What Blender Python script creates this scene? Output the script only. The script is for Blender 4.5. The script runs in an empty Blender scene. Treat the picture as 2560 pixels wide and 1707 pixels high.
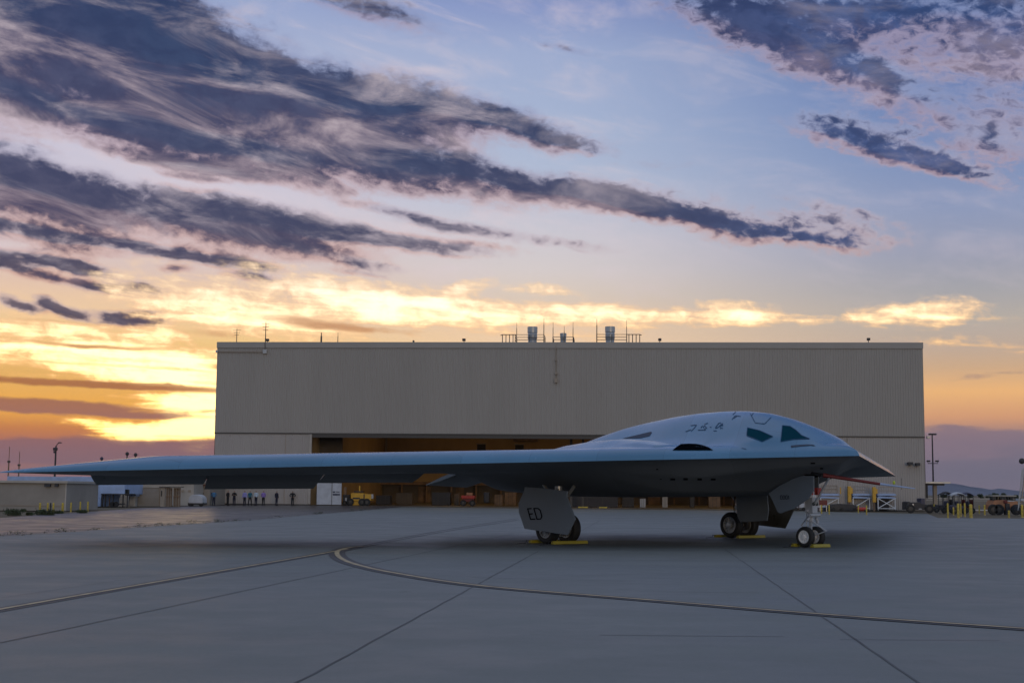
import bpy, bmesh, math, random
import numpy as np
from mathutils import Vector, Matrix
from mathutils.bvhtree import BVHTree
from mathutils.geometry import tessellate_polygon
random.seed(7)
SC = bpy.context.scene
COL = SC.collection
R = math.radians

# ------------------------------------------------------------------ camera
F = 3441.0; CX, CY = 1280.0, 853.5; CAMH = 2.0
PITCH = math.atan(373.2 / F); ROLL = 0.009
_f = Vector((0, math.cos(PITCH), math.sin(PITCH)))
_u0 = Vector((0, -math.sin(PITCH), math.cos(PITCH))); _r0 = Vector((1, 0, 0))
_r = _r0 * math.cos(ROLL) + _u0 * math.sin(ROLL)
_u = _u0 * math.cos(ROLL) - _r0 * math.sin(ROLL)
CAM = Vector((0, 0, CAMH))
cd = bpy.data.cameras.new('camera'); cam = bpy.data.objects.new('camera', cd); COL.objects.link(cam)
cd.sensor_width = 36; cd.lens = 36 * F / 2560; cd.clip_end = 60000; cd.clip_start = 0.3
cam.matrix_world = Matrix(((_r.x, _u.x, -_f.x, 0), (_r.y, _u.y, -_f.y, 0), (_r.z, _u.z, -_f.z, CAMH), (0, 0, 0, 1)))
SC.camera = cam
SC.view_settings.view_transform = 'Standard'; SC.view_settings.look = 'None'
SC.view_settings.exposure = 0; SC.view_settings.gamma = 1

def ray(px, py):
    return (_f * F + _r * (px - CX) - _u * (py - CY)).normalized()
def gp(px, py, z=0.0):
    d = ray(px, py); return CAM + d * ((z - CAMH) / d.z)
def at_y(px, py, Y):
    d = ray(px, py); return CAM + d * (Y / d.y)
def on_plane(px, py, p, n):
    d = ray(px, py); return CAM + d * ((p - CAM).dot(n) / d.dot(n))
def azel(px, py):
    d = ray(px, py); return math.degrees(math.atan2(d.x, d.y)), math.degrees(math.asin(d.z))
def lin(*c):
    return tuple((x / 255 / 12.92 if x / 255 <= .04045 else ((x / 255 + .055) / 1.055) ** 2.4) for x in c) + (1.0,)

# ------------------------------------------------------------------ world
W = bpy.data.worlds.new('World'); SC.world = W; W.use_nodes = True
wt = W.node_tree; wt.nodes.clear()
class T:
    """tiny expression helper over one node tree"""
    def __init__(s, nt): s.nt = nt
    def put(s, sock, v):
        if hasattr(v, 'is_linked') or isinstance(v, bpy.types.NodeSocket): s.nt.links.new(v, sock)
        elif v is not None: sock.default_value = v
    def m(s, op, a, b=None, c=None, clamp=False):
        n = s.nt.nodes.new('ShaderNodeMath'); n.operation = op; n.use_clamp = clamp
        s.put(n.inputs[0], a); s.put(n.inputs[1], b)
        if c is not None: s.put(n.inputs[2], c)
        return n.outputs[0]
    def add(s, a, b): return s.m('ADD', a, b)
    def mul(s, a, b): return s.m('MULTIPLY', a, b)
    def comb(s, x, y, z=0.0):
        n = s.nt.nodes.new('ShaderNodeCombineXYZ')
        for i, v in enumerate((x, y, z)): s.put(n.inputs[i], v)
        return n.outputs[0]
    def sep(s, v):
        n = s.nt.nodes.new('ShaderNodeSeparateXYZ'); s.put(n.inputs[0], v); return n.outputs
    def vm(s, op, a, b=None, sc=None):
        n = s.nt.nodes.new('ShaderNodeVectorMath'); n.operation = op
        s.put(n.inputs[0], a); s.put(n.inputs[1], b)
        if sc is not None: s.put(n.inputs['Scale'], sc)
        return n.outputs['Value'] if op in ('LENGTH', 'DOT_PRODUCT', 'DISTANCE') else n.outputs[0]
    def noise(s, v, scale, detail=6, rough=.55, dist=0, color=False):
        n = s.nt.nodes.new('ShaderNodeTexNoise'); s.put(n.inputs['Vector'], v)
        n.inputs['Scale'].default_value = scale; n.inputs['Detail'].default_value = detail
        n.inputs['Roughness'].default_value = rough; n.inputs['Distortion'].default_value = dist
        return n.outputs['Color' if color else 'Fac']
    def step(s, v, lo, hi, a=0.0, b=1.0, kind='SMOOTHSTEP'):
        n = s.nt.nodes.new('ShaderNodeMapRange'); n.interpolation_type = kind
        s.put(n.inputs[0], v)
        for i, q in enumerate((lo, hi, a, b)): s.put(n.inputs[1 + i], q)
        return n.outputs[0]
    def mix(s, fac, a, b, mode='MIX'):
        n = s.nt.nodes.new('ShaderNodeMix'); n.data_type = 'RGBA'; n.blend_type = mode
        s.put(n.inputs['Factor'], fac); s.put(n.inputs[6], a); s.put(n.inputs[7], b)
        return n.outputs[2]
    def ramp(s, fac, stops, interp='EASE'):
        n = s.nt.nodes.new('ShaderNodeValToRGB'); cr = n.color_ramp; cr.interpolation = interp
        s.put(n.inputs[0], fac)
        while len(cr.elements) < len(stops): cr.elements.new(0.5)
        for e, (p, c) in zip(cr.elements, sorted(stops, key=lambda q: q[0])):
            e.position = p
        for e, (p, c) in zip(cr.elements, sorted(stops, key=lambda q: q[0])):
            e.color = c if len(c) == 4 else tuple(c) + (1,)
        return n.outputs[0]
    def mapping(s, v, loc, rot, scale):
        n = s.nt.nodes.new('ShaderNodeMapping'); n.vector_type = 'TEXTURE'
        s.put(n.inputs[0], v); n.inputs[1].default_value = loc; n.inputs[2].default_value = rot; n.inputs[3].default_value = scale
        return n.outputs[0]

w = T(wt)
gen = wt.nodes.new('ShaderNodeTexCoord').outputs['Generated']
dx, dy, dz = w.sep(gen)[:3]
AZ = w.mul(w.m('ARCTAN2', dx, dy), 57.29578)
EL = w.mul(w.m('ARCSINE', dz), 57.29578)
P0 = w.comb(AZ, EL, 0.0)
DEG = 57.29578 / F * 1.0884          # degrees per unit of the 2352 wide picture
def sky_y(py):                       # elevation (deg) of picture row py, mid picture
    return azel(1280, py * 1.0884)[1]
# clear sky: a ramp in elevation for the left and the right of the sunset
def el_ramp(stops, lo=-2.0, hi=32.0):
    f = w.step(EL, lo, hi, kind='LINEAR')
    return w.ramp(f, [((sky_y(y) - lo) / (hi - lo), lin(*c)) for y, c in stops], 'LINEAR')
left = el_ramp([(1170, (132, 98, 104)), (1090, (156, 112, 106)), (1035, (186, 112, 84)), (1000, (214, 132, 62)), (960, (252, 178, 66)), (880, (240, 184, 100)),
                (800, (250, 206, 134)), (740, (246, 208, 164)), (680, (232, 200, 178)), (600, (218, 200, 200)), (480, (212, 204, 216)), (300, (198, 196, 216)), (120, (170, 180, 210)), (0, (150, 166, 206))])
mid = el_ramp([(1170, (150, 120, 120)), (1050, (186, 138, 122)), (960, (236, 186, 126)), (880, (246, 202, 146)), (800, (248, 212, 172)), (740, (238, 206, 174)), (680, (224, 206, 190)), (620, (218, 208, 206)),
               (540, (208, 204, 212)), (420, (182, 192, 214)), (300, (170, 184, 212)), (120, (160, 174, 208)), (0, (132, 148, 196))])
right = el_ramp([(1170, (128, 114, 128)), (1080, (118, 110, 124)), (1010, (134, 116, 128)), (960, (222, 160, 116)), (900, (246, 188, 122)), (850, (214, 176, 138)), (800, (196, 174, 156)), (740, (186, 176, 166)), (680, (170, 168, 172)),
                 (600, (156, 160, 180)), (500, (144, 156, 188)), (380, (124, 144, 186)), (240, (106, 130, 180)), (100, (84, 112, 166)), (0, (62, 94, 152))])
base = w.mix(w.step(AZ, -14, 2), left, mid)
base = w.mix(w.step(AZ, 0, 19), base, right)
# sky behind the camera: plain cool dusk blue, with a soft paler band low down
back = w.ramp(w.step(EL, -5, 90, kind='LINEAR'), [(0.0, (.27, .30, .36)), (.08, (.34, .39, .48)), (.3, (.34, .44, .60)), (1, (.25, .32, .47))], 'LINEAR')
bn = w.noise(P0, .05, 5, .6)
back = w.mix(w.step(bn, .45, .7, 0, .5), back, (.22, .26, .34, 1))
absaz = w.m('ABSOLUTE', AZ)
over = (.32, .36, .46, 1)
base = w.mix(w.step(EL, 26, 46), base, over)
base = w.mix(w.step(absaz, 30, 85), base, back)

# noises, streaked along the wind (falling to the right by about 10 degrees)
rotP = w.mapping(P0, (0, 0, 0), (0, 0, R(-10)), (3.4, 1.0, 1.0))
rotP2 = w.mapping(P0, (0, 0, 0), (0, 0, R(-8)), (1.7, 1.0, 1.0))
rotP3 = w.mapping(P0, (0, 0, 0), (0, 0, R(-3)), (7.0, 1.0, 1.0))
n_streak = w.noise(rotP, .62, 9, .62, .6)
n_puff = w.noise(rotP2, 1.5, 8, .62, .35)
n_fine = w.noise(rotP2, 3.0, 6, .62, .5)
n_big = w.noise(P0, .13, 4, .5)
n_band = w.noise(rotP3, .9, 8, .6, .4)
warp = w.vm('SUBTRACT', w.noise(rotP2, .5, 5, .55, color=True), (.5, .5, .5))
PW = w.vm('ADD', P0, w.vm('MULTIPLY', warp, (2.4, .95, 0)))
AZ0, AZ1, EL0, EL1 = -30.0, 30.0, -3.0, 29.0
IW, IH = 720, 384
_gx, _gy = np.meshgrid(AZ0 + (np.arange(IW) + .5) / IW * (AZ1 - AZ0), EL0 + (np.arange(IH) + .5) / IH * (EL1 - EL0))
def patches(lst):
    """density field of soft elongated patches; each (x, y, half length, half width, fall in degrees, weight) in the 2352 wide picture"""
    acc = np.zeros((IH, IW))
    for (x, y, a, b, ang, wt_) in lst:
        az, el = azel(x * 1.0884, y * 1.0884); t = R(-ang)
        ux, uy = (_gx - az) * math.cos(R(el)), _gy - el
        p = (ux * math.cos(t) + uy * math.sin(t)) / (a * DEG); q = (-ux * math.sin(t) + uy * math.cos(t)) / (b * DEG)
        k = np.clip(1 - np.sqrt(p * p + q * q) / 1.9, 0, 1); acc += (wt_ * k * k * (3 - 2 * k)) ** 2.2
    return acc ** (1 / 2.2)
DARK = [(1620, 492, 280, 26, 11, .40), (1850, 526, 170, 24, 9, .42), (1930, 492, 110, 10, 18, .38), (1230, 300, 140, 24, 16, .45), (150, 60, 340, 98, 14, 1.7), (430, 150, 330, 66, 16, 1.45), (700, 215, 300, 44, 12, 1.25), (960, 235, 200, 32, 12, .8),
        (1150, 278, 170, 22, 17, .8), (1270, 318, 100, 13, 16, .6), (20, 130, 120, 110, 0, .6),
        (50, 225, 130, 26, 26, .85), (270, 290, 230, 26, 13, .95), (520, 340, 240, 28, 11, .95), (800, 315, 200, 34, 6, .75),
        (880, 385, 260, 34, 8, .95), (1130, 405, 230, 24, 12, .85), (1380, 455, 220, 20, 12, .95), (1600, 500, 180, 18, 11, .9),
        (1790, 530, 150, 18, 10, .75), (1900, 553, 80, 10, 12, .7), (1700, 545, 90, 9, 6, .5), (1840, 500, 110, 8, 16, .4),
        (440, 378, 180, 12, 8, .9), (440, 408, 60, 6, 8, .6), (760, 430, 130, 14, 8, .45),
        (60, 425, 190, 40, 16, 1.4), (240, 455, 240, 24, 10, .9), (560, 490, 260, 17, 9, .9), (520, 525, 170, 28, 9, .9), (690, 558, 130, 20, 8, .8),
        (860, 545, 230, 13, 6, .85), (1010, 512, 170, 9, 10, .8), (1030, 560, 110, 6, 4, .5),
        (60, 528, 150, 18, 8, .8), (260, 552, 190, 10, 6, .85), (150, 568, 60, 9, 4, .6), (440, 575, 60, 9, 2, 1.0), (15, 603, 70, 13, 14, 1.1),
        (100, 600, 60, 8, 4, .9), (170, 607, 80, 11, 10, 1.1), (190, 650, 36, 8, 6, .9), (245, 655, 50, 8, 5, 1.1), (130, 638, 40, 8, 10, .8), (330, 657, 40, 9, 8, 1.0), (48, 700, 36, 8, 22, .9), (112, 704, 24, 10, 30, 1.0), (150, 716, 48, 9, 12, 1.1), (300, 725, 66, 12, 3, 1.2),
        (570, 607, 60, 9, 6, .85), (585, 637, 44, 8, 10, .95), (505, 590, 50, 8, 4, .8), (420, 610, 34, 7, 0, .8), (520, 683, 26, 5, 6, .7), (820, 605, 80, 8, 6, .6), (820, 625, 60, 6, 6, .55),
        (380, 8, 110, 14, 4, .6), (820, 8, 110, 20, 10, .7), (920, 45, 70, 18, 20, .45), (1310, 111, 55, 6, 12, .45), (1310, 560, 90, 7, 12, .35), (1500, 378, 70, 8, 3, .25),
        (1700, 40, 130, 40, 26, .8), (1800, 85, 180, 40, 22, .9), (2020, 25, 300, 44, 2, .85), (2150, 90, 260, 40, 10, .45), (1980, 170, 160, 30, 26, .65), (2160, 230, 200, 60, 26, .30), (2320, 60, 90, 60, 0, .55),
        (1920, 300, 95, 22, 14, .85), (2060, 345, 120, 20, 18, .9), (2190, 385, 90, 16, 18, .8), (2040, 290, 60, 14, 10, .5), (2300, 200, 80, 110, 0, .4), (2270, 330, 110, 30, 20, .42)]
BRIGHT = [(650, 672, 230, 22, 6, .8), (860, 690, 220, 24, 8, 1.0), (1000, 715, 240, 17, 8, .9), (560, 722, 190, 22, 4, 1.0), (430, 735, 100, 20, 2, .8), (1060, 655, 50, 12, -6, .8),
          (150, 765, 260, 16, 1, .9), (330, 785, 110, 20, 2, .8), (250, 815, 330, 12, 1, 1.1), (330, 855, 240, 16, 2, 1.25), (440, 895, 90, 10, 2, .8), (460, 930, 100, 18, 4, 1.5), (400, 985, 150, 11, -1, 1.6), (485, 960, 70, 26, 0, 1.6), (60, 800, 160, 12, 1, .7),
          (1180, 720, 170, 11, 6, .8), (1430, 722, 150, 12, 2, .95), (1710, 715, 70, 15, 4, 1.1), (1560, 735, 210, 8, 2, .6), (2110, 718, 130, 13, 1, 1.0), (1940, 728, 160, 7, -2, .8), (1250, 672, 60, 8, 6, .45), (2200, 790, 120, 9, 8, .35), (260, 640, 40, 14, 20, .7), (540, 645, 90, 10, 8, .5)]
BARS = [(170, 880, 330, 10, 1.5, .9), (330, 885, 200, 7, 1, .6), (120, 932, 300, 15, 1, 1.0), (330, 952, 170, 8, 2, .8), (490, 945, 60, 5, -3, .7), (120, 740, 200, 8, 1, .5), (200, 792, 260, 6, 2, .7), (200, 835, 260, 5, 2, .6), (480, 765, 90, 14, 6, .6), (760, 745, 180, 13, 4, .7), (1100, 775, 230, 9, 5, .5),
        (150, 1035, 500, 26, 0, 1.3), (520, 1040, 300, 26, 0, 1.1), (2200, 980, 60, 7, 0, .9), (2290, 1000, 160, 16, 1, 1.0), (2180, 1030, 160, 22, 0, .9), (2250, 865, 120, 9, -8, .45), (1700, 770, 200, 9, 3, .3), (1450, 760, 150, 6, 0, .3)]
_px = np.ones((IH, IW, 4), dtype=np.float32)
for _i, (_l, _k) in enumerate(((DARK, 1.38), (BRIGHT, 1.85), (BARS, 1.0))): _px[:, :, _i] = patches([(q[0], q[1], q[2] * (1 + (_k - 1) * .3), q[3] * _k, q[4], q[5]) for q in _l])
cloud_map = bpy.data.images.new('cloud_density', IW, IH, float_buffer=True, alpha=False)
cloud_map.colorspace_settings.name = 'Non-Color'
cloud_map.pixels.foreach_set(_px.ravel()); cloud_map.update(); cloud_map.pack()
def density(vec, ch):
    n = wt.nodes.new('ShaderNodeTexImage'); n.image = cloud_map; n.interpolation = 'Cubic'; n.extension = 'CLIP'
    v = w.vm('MULTIPLY', w.vm('ADD', vec, (-AZ0, -EL0, 0)), (1 / (AZ1 - AZ0), 1 / (EL1 - EL0), 0))
    wt.links.new(v, n.inputs[0])
    sp = wt.nodes.new('ShaderNodeSeparateColor'); wt.links.new(n.outputs[0], sp.inputs[0])
    return sp.outputs[ch]
dsum = density(PW, 0)
dens = w.add(w.mul(dsum, 1.42), w.add(w.mul(w.m('SUBTRACT', n_streak, .5), 1.7), w.add(w.mul(w.m('SUBTRACT', n_puff, .5), 1.2), w.mul(w.m('SUBTRACT', n_fine, .5), w.step(AZ, -2, 9, .9, 1.7)))))
under = w.step(w.m('SUBTRACT', density(w.vm('ADD', PW, (.0, .55, 0)), 0), dsum), -.12, .16)   # 1 on the sunset side, below a bank
gate_d = w.step(dsum, .01, .22)
cmask = w.mul(w.step(dens, -.02, 1.0), gate_d)
core = w.step(dens, .40, 1.15)
core_col = w.ramp(w.step(EL, 2, 24, kind='LINEAR'), [(0, lin(124, 86, 76)), (.2, lin(84, 70, 84)), (.4, lin(58, 64, 94)), (.62, lin(46, 64, 100)), (1, lin(18, 42, 84))], 'LINEAR')
core_col = w.mix(w.step(AZ, 4, 16), core_col, lin(60, 84, 134))
core_col = w.mix(w.mul(w.step(n_big, .40, .60), .15), core_col, lin(98, 84, 110))
core_col = w.mix(w.step(n_puff, .36, .64, .0, .55), core_col, lin(18, 36, 78))
core_col = w.mix(w.mul(under, w.mul(w.step(n_streak, .40, .66, .05, .55), w.step(EL, 5, 20, 1.0, .45))), core_col, lin(136, 98, 106))
rim_dn = w.ramp(w.step(EL, 3, 24, kind='LINEAR'), [(0, lin(226, 158, 116)), (.3, lin(206, 166, 158)), (.6, lin(176, 156, 172)), (1, lin(146, 146, 180))], 'LINEAR')
rim_up = w.ramp(w.step(EL, 3, 24, kind='LINEAR'), [(0, lin(210, 170, 150)), (.3, lin(196, 176, 180)), (.6, lin(150, 158, 192)), (1, lin(118, 136, 184))], 'LINEAR')
rim_col = w.mix(under, rim_up, rim_dn)
base = w.mix(w.mul(w.step(w.add(dsum, w.mul(w.m('SUBTRACT', n_streak, .5), .8)), .05, .7), .5), base, rim_col)
sky = w.mix(w.mul(cmask, .94), base, w.mix(core, rim_col, core_col))
veil = w.mul(w.step(n_streak, .44, .70), w.step(n_puff, .3, .6, .5, 1))
sky = w.mix(w.mul(w.mul(veil, w.step(EL, 5, 10)), w.step(AZ, -4, 10, .55, .2)), sky, lin(224, 208, 214))
# bright lit clouds low down
n_lay = w.noise(w.mapping(P0, (0, 0, 0), (0, 0, R(-2)), (14.0, 1.0, 1.0)), 2.4, 6, .6, .3)
bsum = density(PW, 1)
bden = w.add(w.m('SUBTRACT', bsum, .06), w.add(w.mul(w.m('SUBTRACT', n_band, .5), 3.4), w.mul(w.m('SUBTRACT', n_puff, .5), 2.2)))
bden = w.add(bden, w.mul(w.m('SUBTRACT', n_lay, .5), w.step(EL, 3, 9, 3.4, 1.0)))
gate_b = w.step(bsum, .02, .3)
bden = w.add(bden, w.mul(bsum, .28))
bm1 = w.mul(gate_b, w.step(bden, .1, 1.05)); bm2 = w.step(bden, .5, 1.9)
warmth = w.step(EL, 2.2, 8.5, kind='LINEAR')
b_edge = w.mix(warmth, (1.15, .52, .06, 1), lin(252, 216, 176))
b_core = w.mix(warmth, (3.6, 2.4, .75, 1), (1.5, 1.28, .98, 1))
sky = w.mix(bm1, sky, w.mix(bm2, b_edge, b_core))
# brown bars lying across the glow and the grey bank on the horizon
rden = w.add(density(w.vm('ADD', P0, w.vm('MULTIPLY', warp, (2.0, .45, 0))), 2), w.add(w.mul(w.m('SUBTRACT', n_band, .5), 1.3), w.mul(w.m('SUBTRACT', n_puff, .5), .5)))
rm = w.step(rden, .3, .72)
bar_col = w.ramp(w.step(EL, 0, 8, kind='LINEAR'), [(0, lin(134, 104, 112)), (.36, lin(158, 102, 92)), (.5, lin(170, 104, 60)), (.72, lin(190, 126, 72)), (1, lin(218, 172, 136))], 'LINEAR')
bar_col = w.mix(w.step(AZ, 6, 14), bar_col, lin(140, 118, 128))
sky = w.mix(w.mul(rm, .88), sky, bar_col)
below = w.step(EL, -.6, .0)
sky = w.mix(below, (.07, .07, .075, 1), sky)
bg = wt.nodes.new('ShaderNodeBackground'); wt.links.new(sky, bg.inputs[0]); bg.inputs[1].default_value = 1.0
wo = wt.nodes.new('ShaderNodeOutputWorld'); wt.links.new(bg.outputs[0], wo.inputs[0])
W.cycles.sampling_method = 'MANUAL'; W.cycles.sample_map_resolution = 512

# the sun has just gone behind the bank, low and behind the hangar's left end
sd = bpy.data.lights.new('sun', 'SUN'); sd.energy = 0.35; sd.angle = R(12); sd.color = (1, .72, .42)
so = bpy.data.objects.new('sun', sd); COL.objects.link(so)
so.rotation_euler = (R(90 - 5), 0, R(180 + 180 + 13))

# ------------------------------------------------------------------ helpers: meshes and tags
def tag(o, label=None, cat=None, group=None, kind=None):
    if label: o['label'] = label
    if cat: o['category'] = cat
    if group: o['group'] = group
    if kind: o['kind'] = kind
    return o
def empty(name, loc=(0, 0, 0), rz=0.0, label=None, cat=None, group=None):
    o = bpy.data.objects.new(name, None); COL.objects.link(o); o.location = loc; o.rotation_euler = (0, 0, rz)
    o.empty_display_size = .2
    return tag(o, label, cat, group)
def copy_tree(o, parent=None):
    c = o.copy(); COL.objects.link(c); c.parent = parent
    for ch in list(o.children): copy_tree(ch, c)
    return c
class MB:
    def __init__(s): s.v = []; s.f = []
    def quadgrid(s, rows):
        b = len(s.v); n = len(rows[0])
        for r_ in rows: s.v += [tuple(p) for p in r_]
        for i in range(len(rows) - 1):
            for j in range(n - 1):
                s.f.append((b + i * n + j, b + i * n + j + 1, b + (i + 1) * n + j + 1, b + (i + 1) * n + j))
        return s
    def box(s, x0, x1, y0, y1, z0, z1):
        b = len(s.v)
        s.v += [(x, y, z) for z in (z0, z1) for x, y in ((x0, y0), (x1, y0), (x1, y1), (x0, y1))]
        s.f += [(b, b + 3, b + 2, b + 1), (b + 4, b + 5, b + 6, b + 7)] + [(b + i, b + (i + 1) % 4, b + 4 + (i + 1) % 4, b + 4 + i) for i in range(4)]
        return s
    def prism(s, pts, ext):
        ext = Vector(ext); b = len(s.v); n = len(pts)
        s.v += [tuple(Vector(p)) for p in pts] + [tuple(Vector(p) + ext) for p in pts]
        s.f += [tuple(b + i for i in range(n))[::-1], tuple(b + n + i for i in range(n))] + [(b + i, b + (i + 1) % n, b + n + (i + 1) % n, b + n + i) for i in range(n)]
        return s
    def tube(s, pts, r, n=8, r1=None, cap=True):
        pts = [Vector(p) for p in pts]; rows = []
        rs = [r + ((r1 if r1 is not None else r) - r) * i / max(1, len(pts) - 1) for i in range(len(pts))]
        for i, p in enumerate(pts):
            d = (pts[min(i + 1, len(pts) - 1)] - pts[max(i - 1, 0)]).normalized()
            a = d.orthogonal().normalized() if i == 0 else (rows_a - d * rows_a.dot(d)).normalized()
            rows_a = a; c = d.cross(a)
            rows.append([p + (a * math.cos(2 * math.pi * k / n) + c * math.sin(2 * math.pi * k / n)) * rs[i] for k in range(n)])
        b = len(s.v)
        for r_ in rows: s.v += [tuple(p) for p in r_]
        for i in range(len(rows) - 1):
            for k in range(n):
                s.f.append((b + i * n + k, b + i * n + (k + 1) % n, b + (i + 1) * n + (k + 1) % n, b + (i + 1) * n + k))
        if cap:
            s.f.append(tuple(b + k for k in range(n))[::-1]); s.f.append(tuple(b + (len(rows) - 1) * n + k for k in range(n)))
        return s
    def lathe(s, prof, c=(0, 0, 0), axis='y', n=32):
        """prof = [(distance along the axis, radius)]"""
        b = len(s.v); c = Vector(c)
        for (t, r_) in prof:
            for k in range(n):
                a = 2 * math.pi * k / n; p, q = r_ * math.cos(a), r_ * math.sin(a)
                s.v.append(tuple(c + (Vector((p, t, q)) if axis == 'y' else Vector((p, q, t)) if axis == 'z' else Vector((t, p, q)))))
        for i in range(len(prof) - 1):
            for k in range(n):
                s.f.append((b + i * n + k, b + i * n + (k + 1) % n, b + (i + 1) * n + (k + 1) % n, b + (i + 1) * n + k))
        return s
    def ball(s, c, rx, ry, rz, n=12, m=8):
        b = len(s.v)
        for i in range(m + 1):
            t = math.pi * i / m
            for k in range(n):
                a = 2 * math.pi * k / n
                s.v.append((c[0] + rx * math.sin(t) * math.cos(a), c[1] + ry * math.sin(t) * math.sin(a), c[2] + rz * math.cos(t)))
        for i in range(m):
            for k in range(n):
                s.f.append((b + i * n + k, b + i * n + (k + 1) % n, b + (i + 1) * n + (k + 1) % n, b + (i + 1) * n + k))
        return s
    def pieces(s, name, mat, parent=None, smooth=False):
        """every separate piece becomes a part of its own"""
        par = list(range(len(s.v)))
        def root(i):
            while par[i] != i: par[i] = par[par[i]]; i = par[i]
            return i
        for f in s.f:
            for i in f[1:]: par[root(i)] = root(f[0])
        groups = {}
        for f in s.f: groups.setdefault(root(f[0]), []).append(f)
        out = []
        for g_ in groups.values():
            mb = MB(); mp = {}
            for f in g_:
                for i in f:
                    if i not in mp: mp[i] = len(mb.v); mb.v.append(s.v[i])
                mb.f.append(tuple(mp[i] for i in f))
            out.append(mb.build(name, mat, parent, smooth))
        return out
    def build(s, name, mat, parent=None, smooth=False, bevel=0):
        me = bpy.data.meshes.new(name); me.from_pydata(s.v, [], s.f)
        bm = bmesh.new(); bm.from_mesh(me)
        bmesh.ops.remove_doubles(bm, verts=bm.verts, dist=1e-6)
        if bevel:
            bmesh.ops.bevel(bm, geom=[e for e in bm.edges if len(e.link_faces) == 2 and e.calc_face_angle(0) > .6], offset=bevel, segments=2, affect='EDGES', profile=.6)
        bmesh.ops.recalc_face_normals(bm, faces=bm.faces); bm.to_mesh(me); bm.free()
        if mat: me.materials.append(mat)
        if smooth:
            me.polygons.foreach_set('use_smooth', [True] * len(me.polygons))
            try: me.set_sharp_from_angle(angle=R(38))
            except Exception: pass
        o = bpy.data.objects.new(name, me); COL.objects.link(o); o.parent = parent
        return o

# ------------------------------------------------------------------ materials
def mat(name, col, rough=.6, metal=0., spec=.5, var=.12, vscale=1.2, bump=0., bscale=8., stretch=None, emit=None):
    m = bpy.data.materials.new(name); m.use_nodes = True; nt = m.node_tree; t = T(nt)
    b = nt.nodes['Principled BSDF']
    b.inputs['Roughness'].default_value = rough; b.inputs['Metallic'].default_value = metal
    b.inputs['Specular IOR Level'].default_value = spec
    tc = nt.nodes.new('ShaderNodeTexCoord').outputs['Object']
    if stretch: tc = t.mapping(tc, (0, 0, 0), (0, 0, 0), stretch)
    n = t.noise(tc, vscale, 6, .6)
    c0 = tuple(c * (1 - var) for c in col[:3]) + (1,); c1 = tuple(min(1, c * (1 + var)) for c in col[:3]) + (1,)
    nt.links.new(t.mix(t.step(n, .3, .7), c0, c1), b.inputs['Base Color'])
    nt.links.new(t.step(n, .3, .7, max(0, rough - .08), min(1, rough + .08)), b.inputs['Roughness'])
    if bump:
        bp = nt.nodes.new('ShaderNodeBump'); bp.inputs['Strength'].default_value = bump; bp.inputs['Distance'].default_value = .02
        nt.links.new(t.noise(tc, bscale, 5, .6), bp.inputs['Height']); nt.links.new(bp.outputs[0], b.inputs['Normal'])
    if emit:
        b.inputs['Emission Color'].default_value = emit[0] + (1,); b.inputs['Emission Strength'].default_value = emit[1]
    return m
M = {}
M['siding'] = mat('hangar_siding', (.335, .315, .29), .65, vscale=.3, var=.045, stretch=(1, 1, 8))
M['siding2'] = mat('hangar_siding_lower', (.375, .35, .33), .65, vscale=.4, var=.05, stretch=(1, 1, 8))
M['trim'] = mat('hangar_trim', (.30, .25, .20), .6)
M['dark_trim'] = mat('dark_trim', (.06, .055, .05), .6)
M['roof'] = mat('roof_membrane', (.3, .28, .26), .8)
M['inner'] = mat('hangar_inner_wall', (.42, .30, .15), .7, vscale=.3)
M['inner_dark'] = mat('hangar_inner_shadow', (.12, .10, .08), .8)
M['inner_floor'] = mat('hangar_floor', (.13, .12, .10), .5)
M['steel'] = mat('galvanised_steel', (.42, .43, .44), .45, .6)
M['white'] = mat('white_paint', (.72, .73, .74), .5)
M['offwhite'] = mat('offwhite_panel', (.44, .47, .52), .55)
M['bluewhite'] = mat('blue_white_panel', (.30, .41, .64), .55)
M['beige'] = mat('beige_panel', (.27, .25, .225), .7, vscale=.5)
M['beige2'] = mat('pale_beige_panel', (.38, .355, .32), .7, vscale=.5)
M['tan'] = mat('rusty_tan', (.20, .13, .08), .7, var=.3)
M['black'] = mat('black_rubber', (.016, .016, .017), .75)
M['dark'] = mat('dark_machine', (.03, .03, .036), .6)
M['navy'] = mat('navy_paint', (.03, .035, .075), .5)
M['yellow'] = mat('yellow_paint', (.46, .35, .05), .6, var=.3, vscale=5)
M['chock'] = mat('chock_yellow', (.34, .28, .02), .5)
M['amber'] = mat('amber_yellow', (.60, .34, .03), .5)
M['strut'] = mat('strut_paint', (.42, .45, .5), .45)
M['red'] = mat('red_paint', (.42, .04, .03), .5)
M['dark_red'] = mat('dark_red_paint', (.13, .012, .012), .55)
M['orange'] = mat('orange_paint', (.36, .16, .08), .5)
M['glass'] = mat('dark_glass', (.012, .02, .022), .08, spec=.8, var=.02)
M['leaf'] = mat('desert_shrub', (.035, .05, .02), .8, var=.5, vscale=6)
M['skin'] = mat('skin', (.30, .18, .12), .6)
M['hair'] = mat('hair', (.03, .02, .015), .7)
M['hill'] = mat('far_hill', (.10, .115, .16), .95, vscale=.001, var=.2)  # bluish base colour carries distance haze painted into the hills

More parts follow.
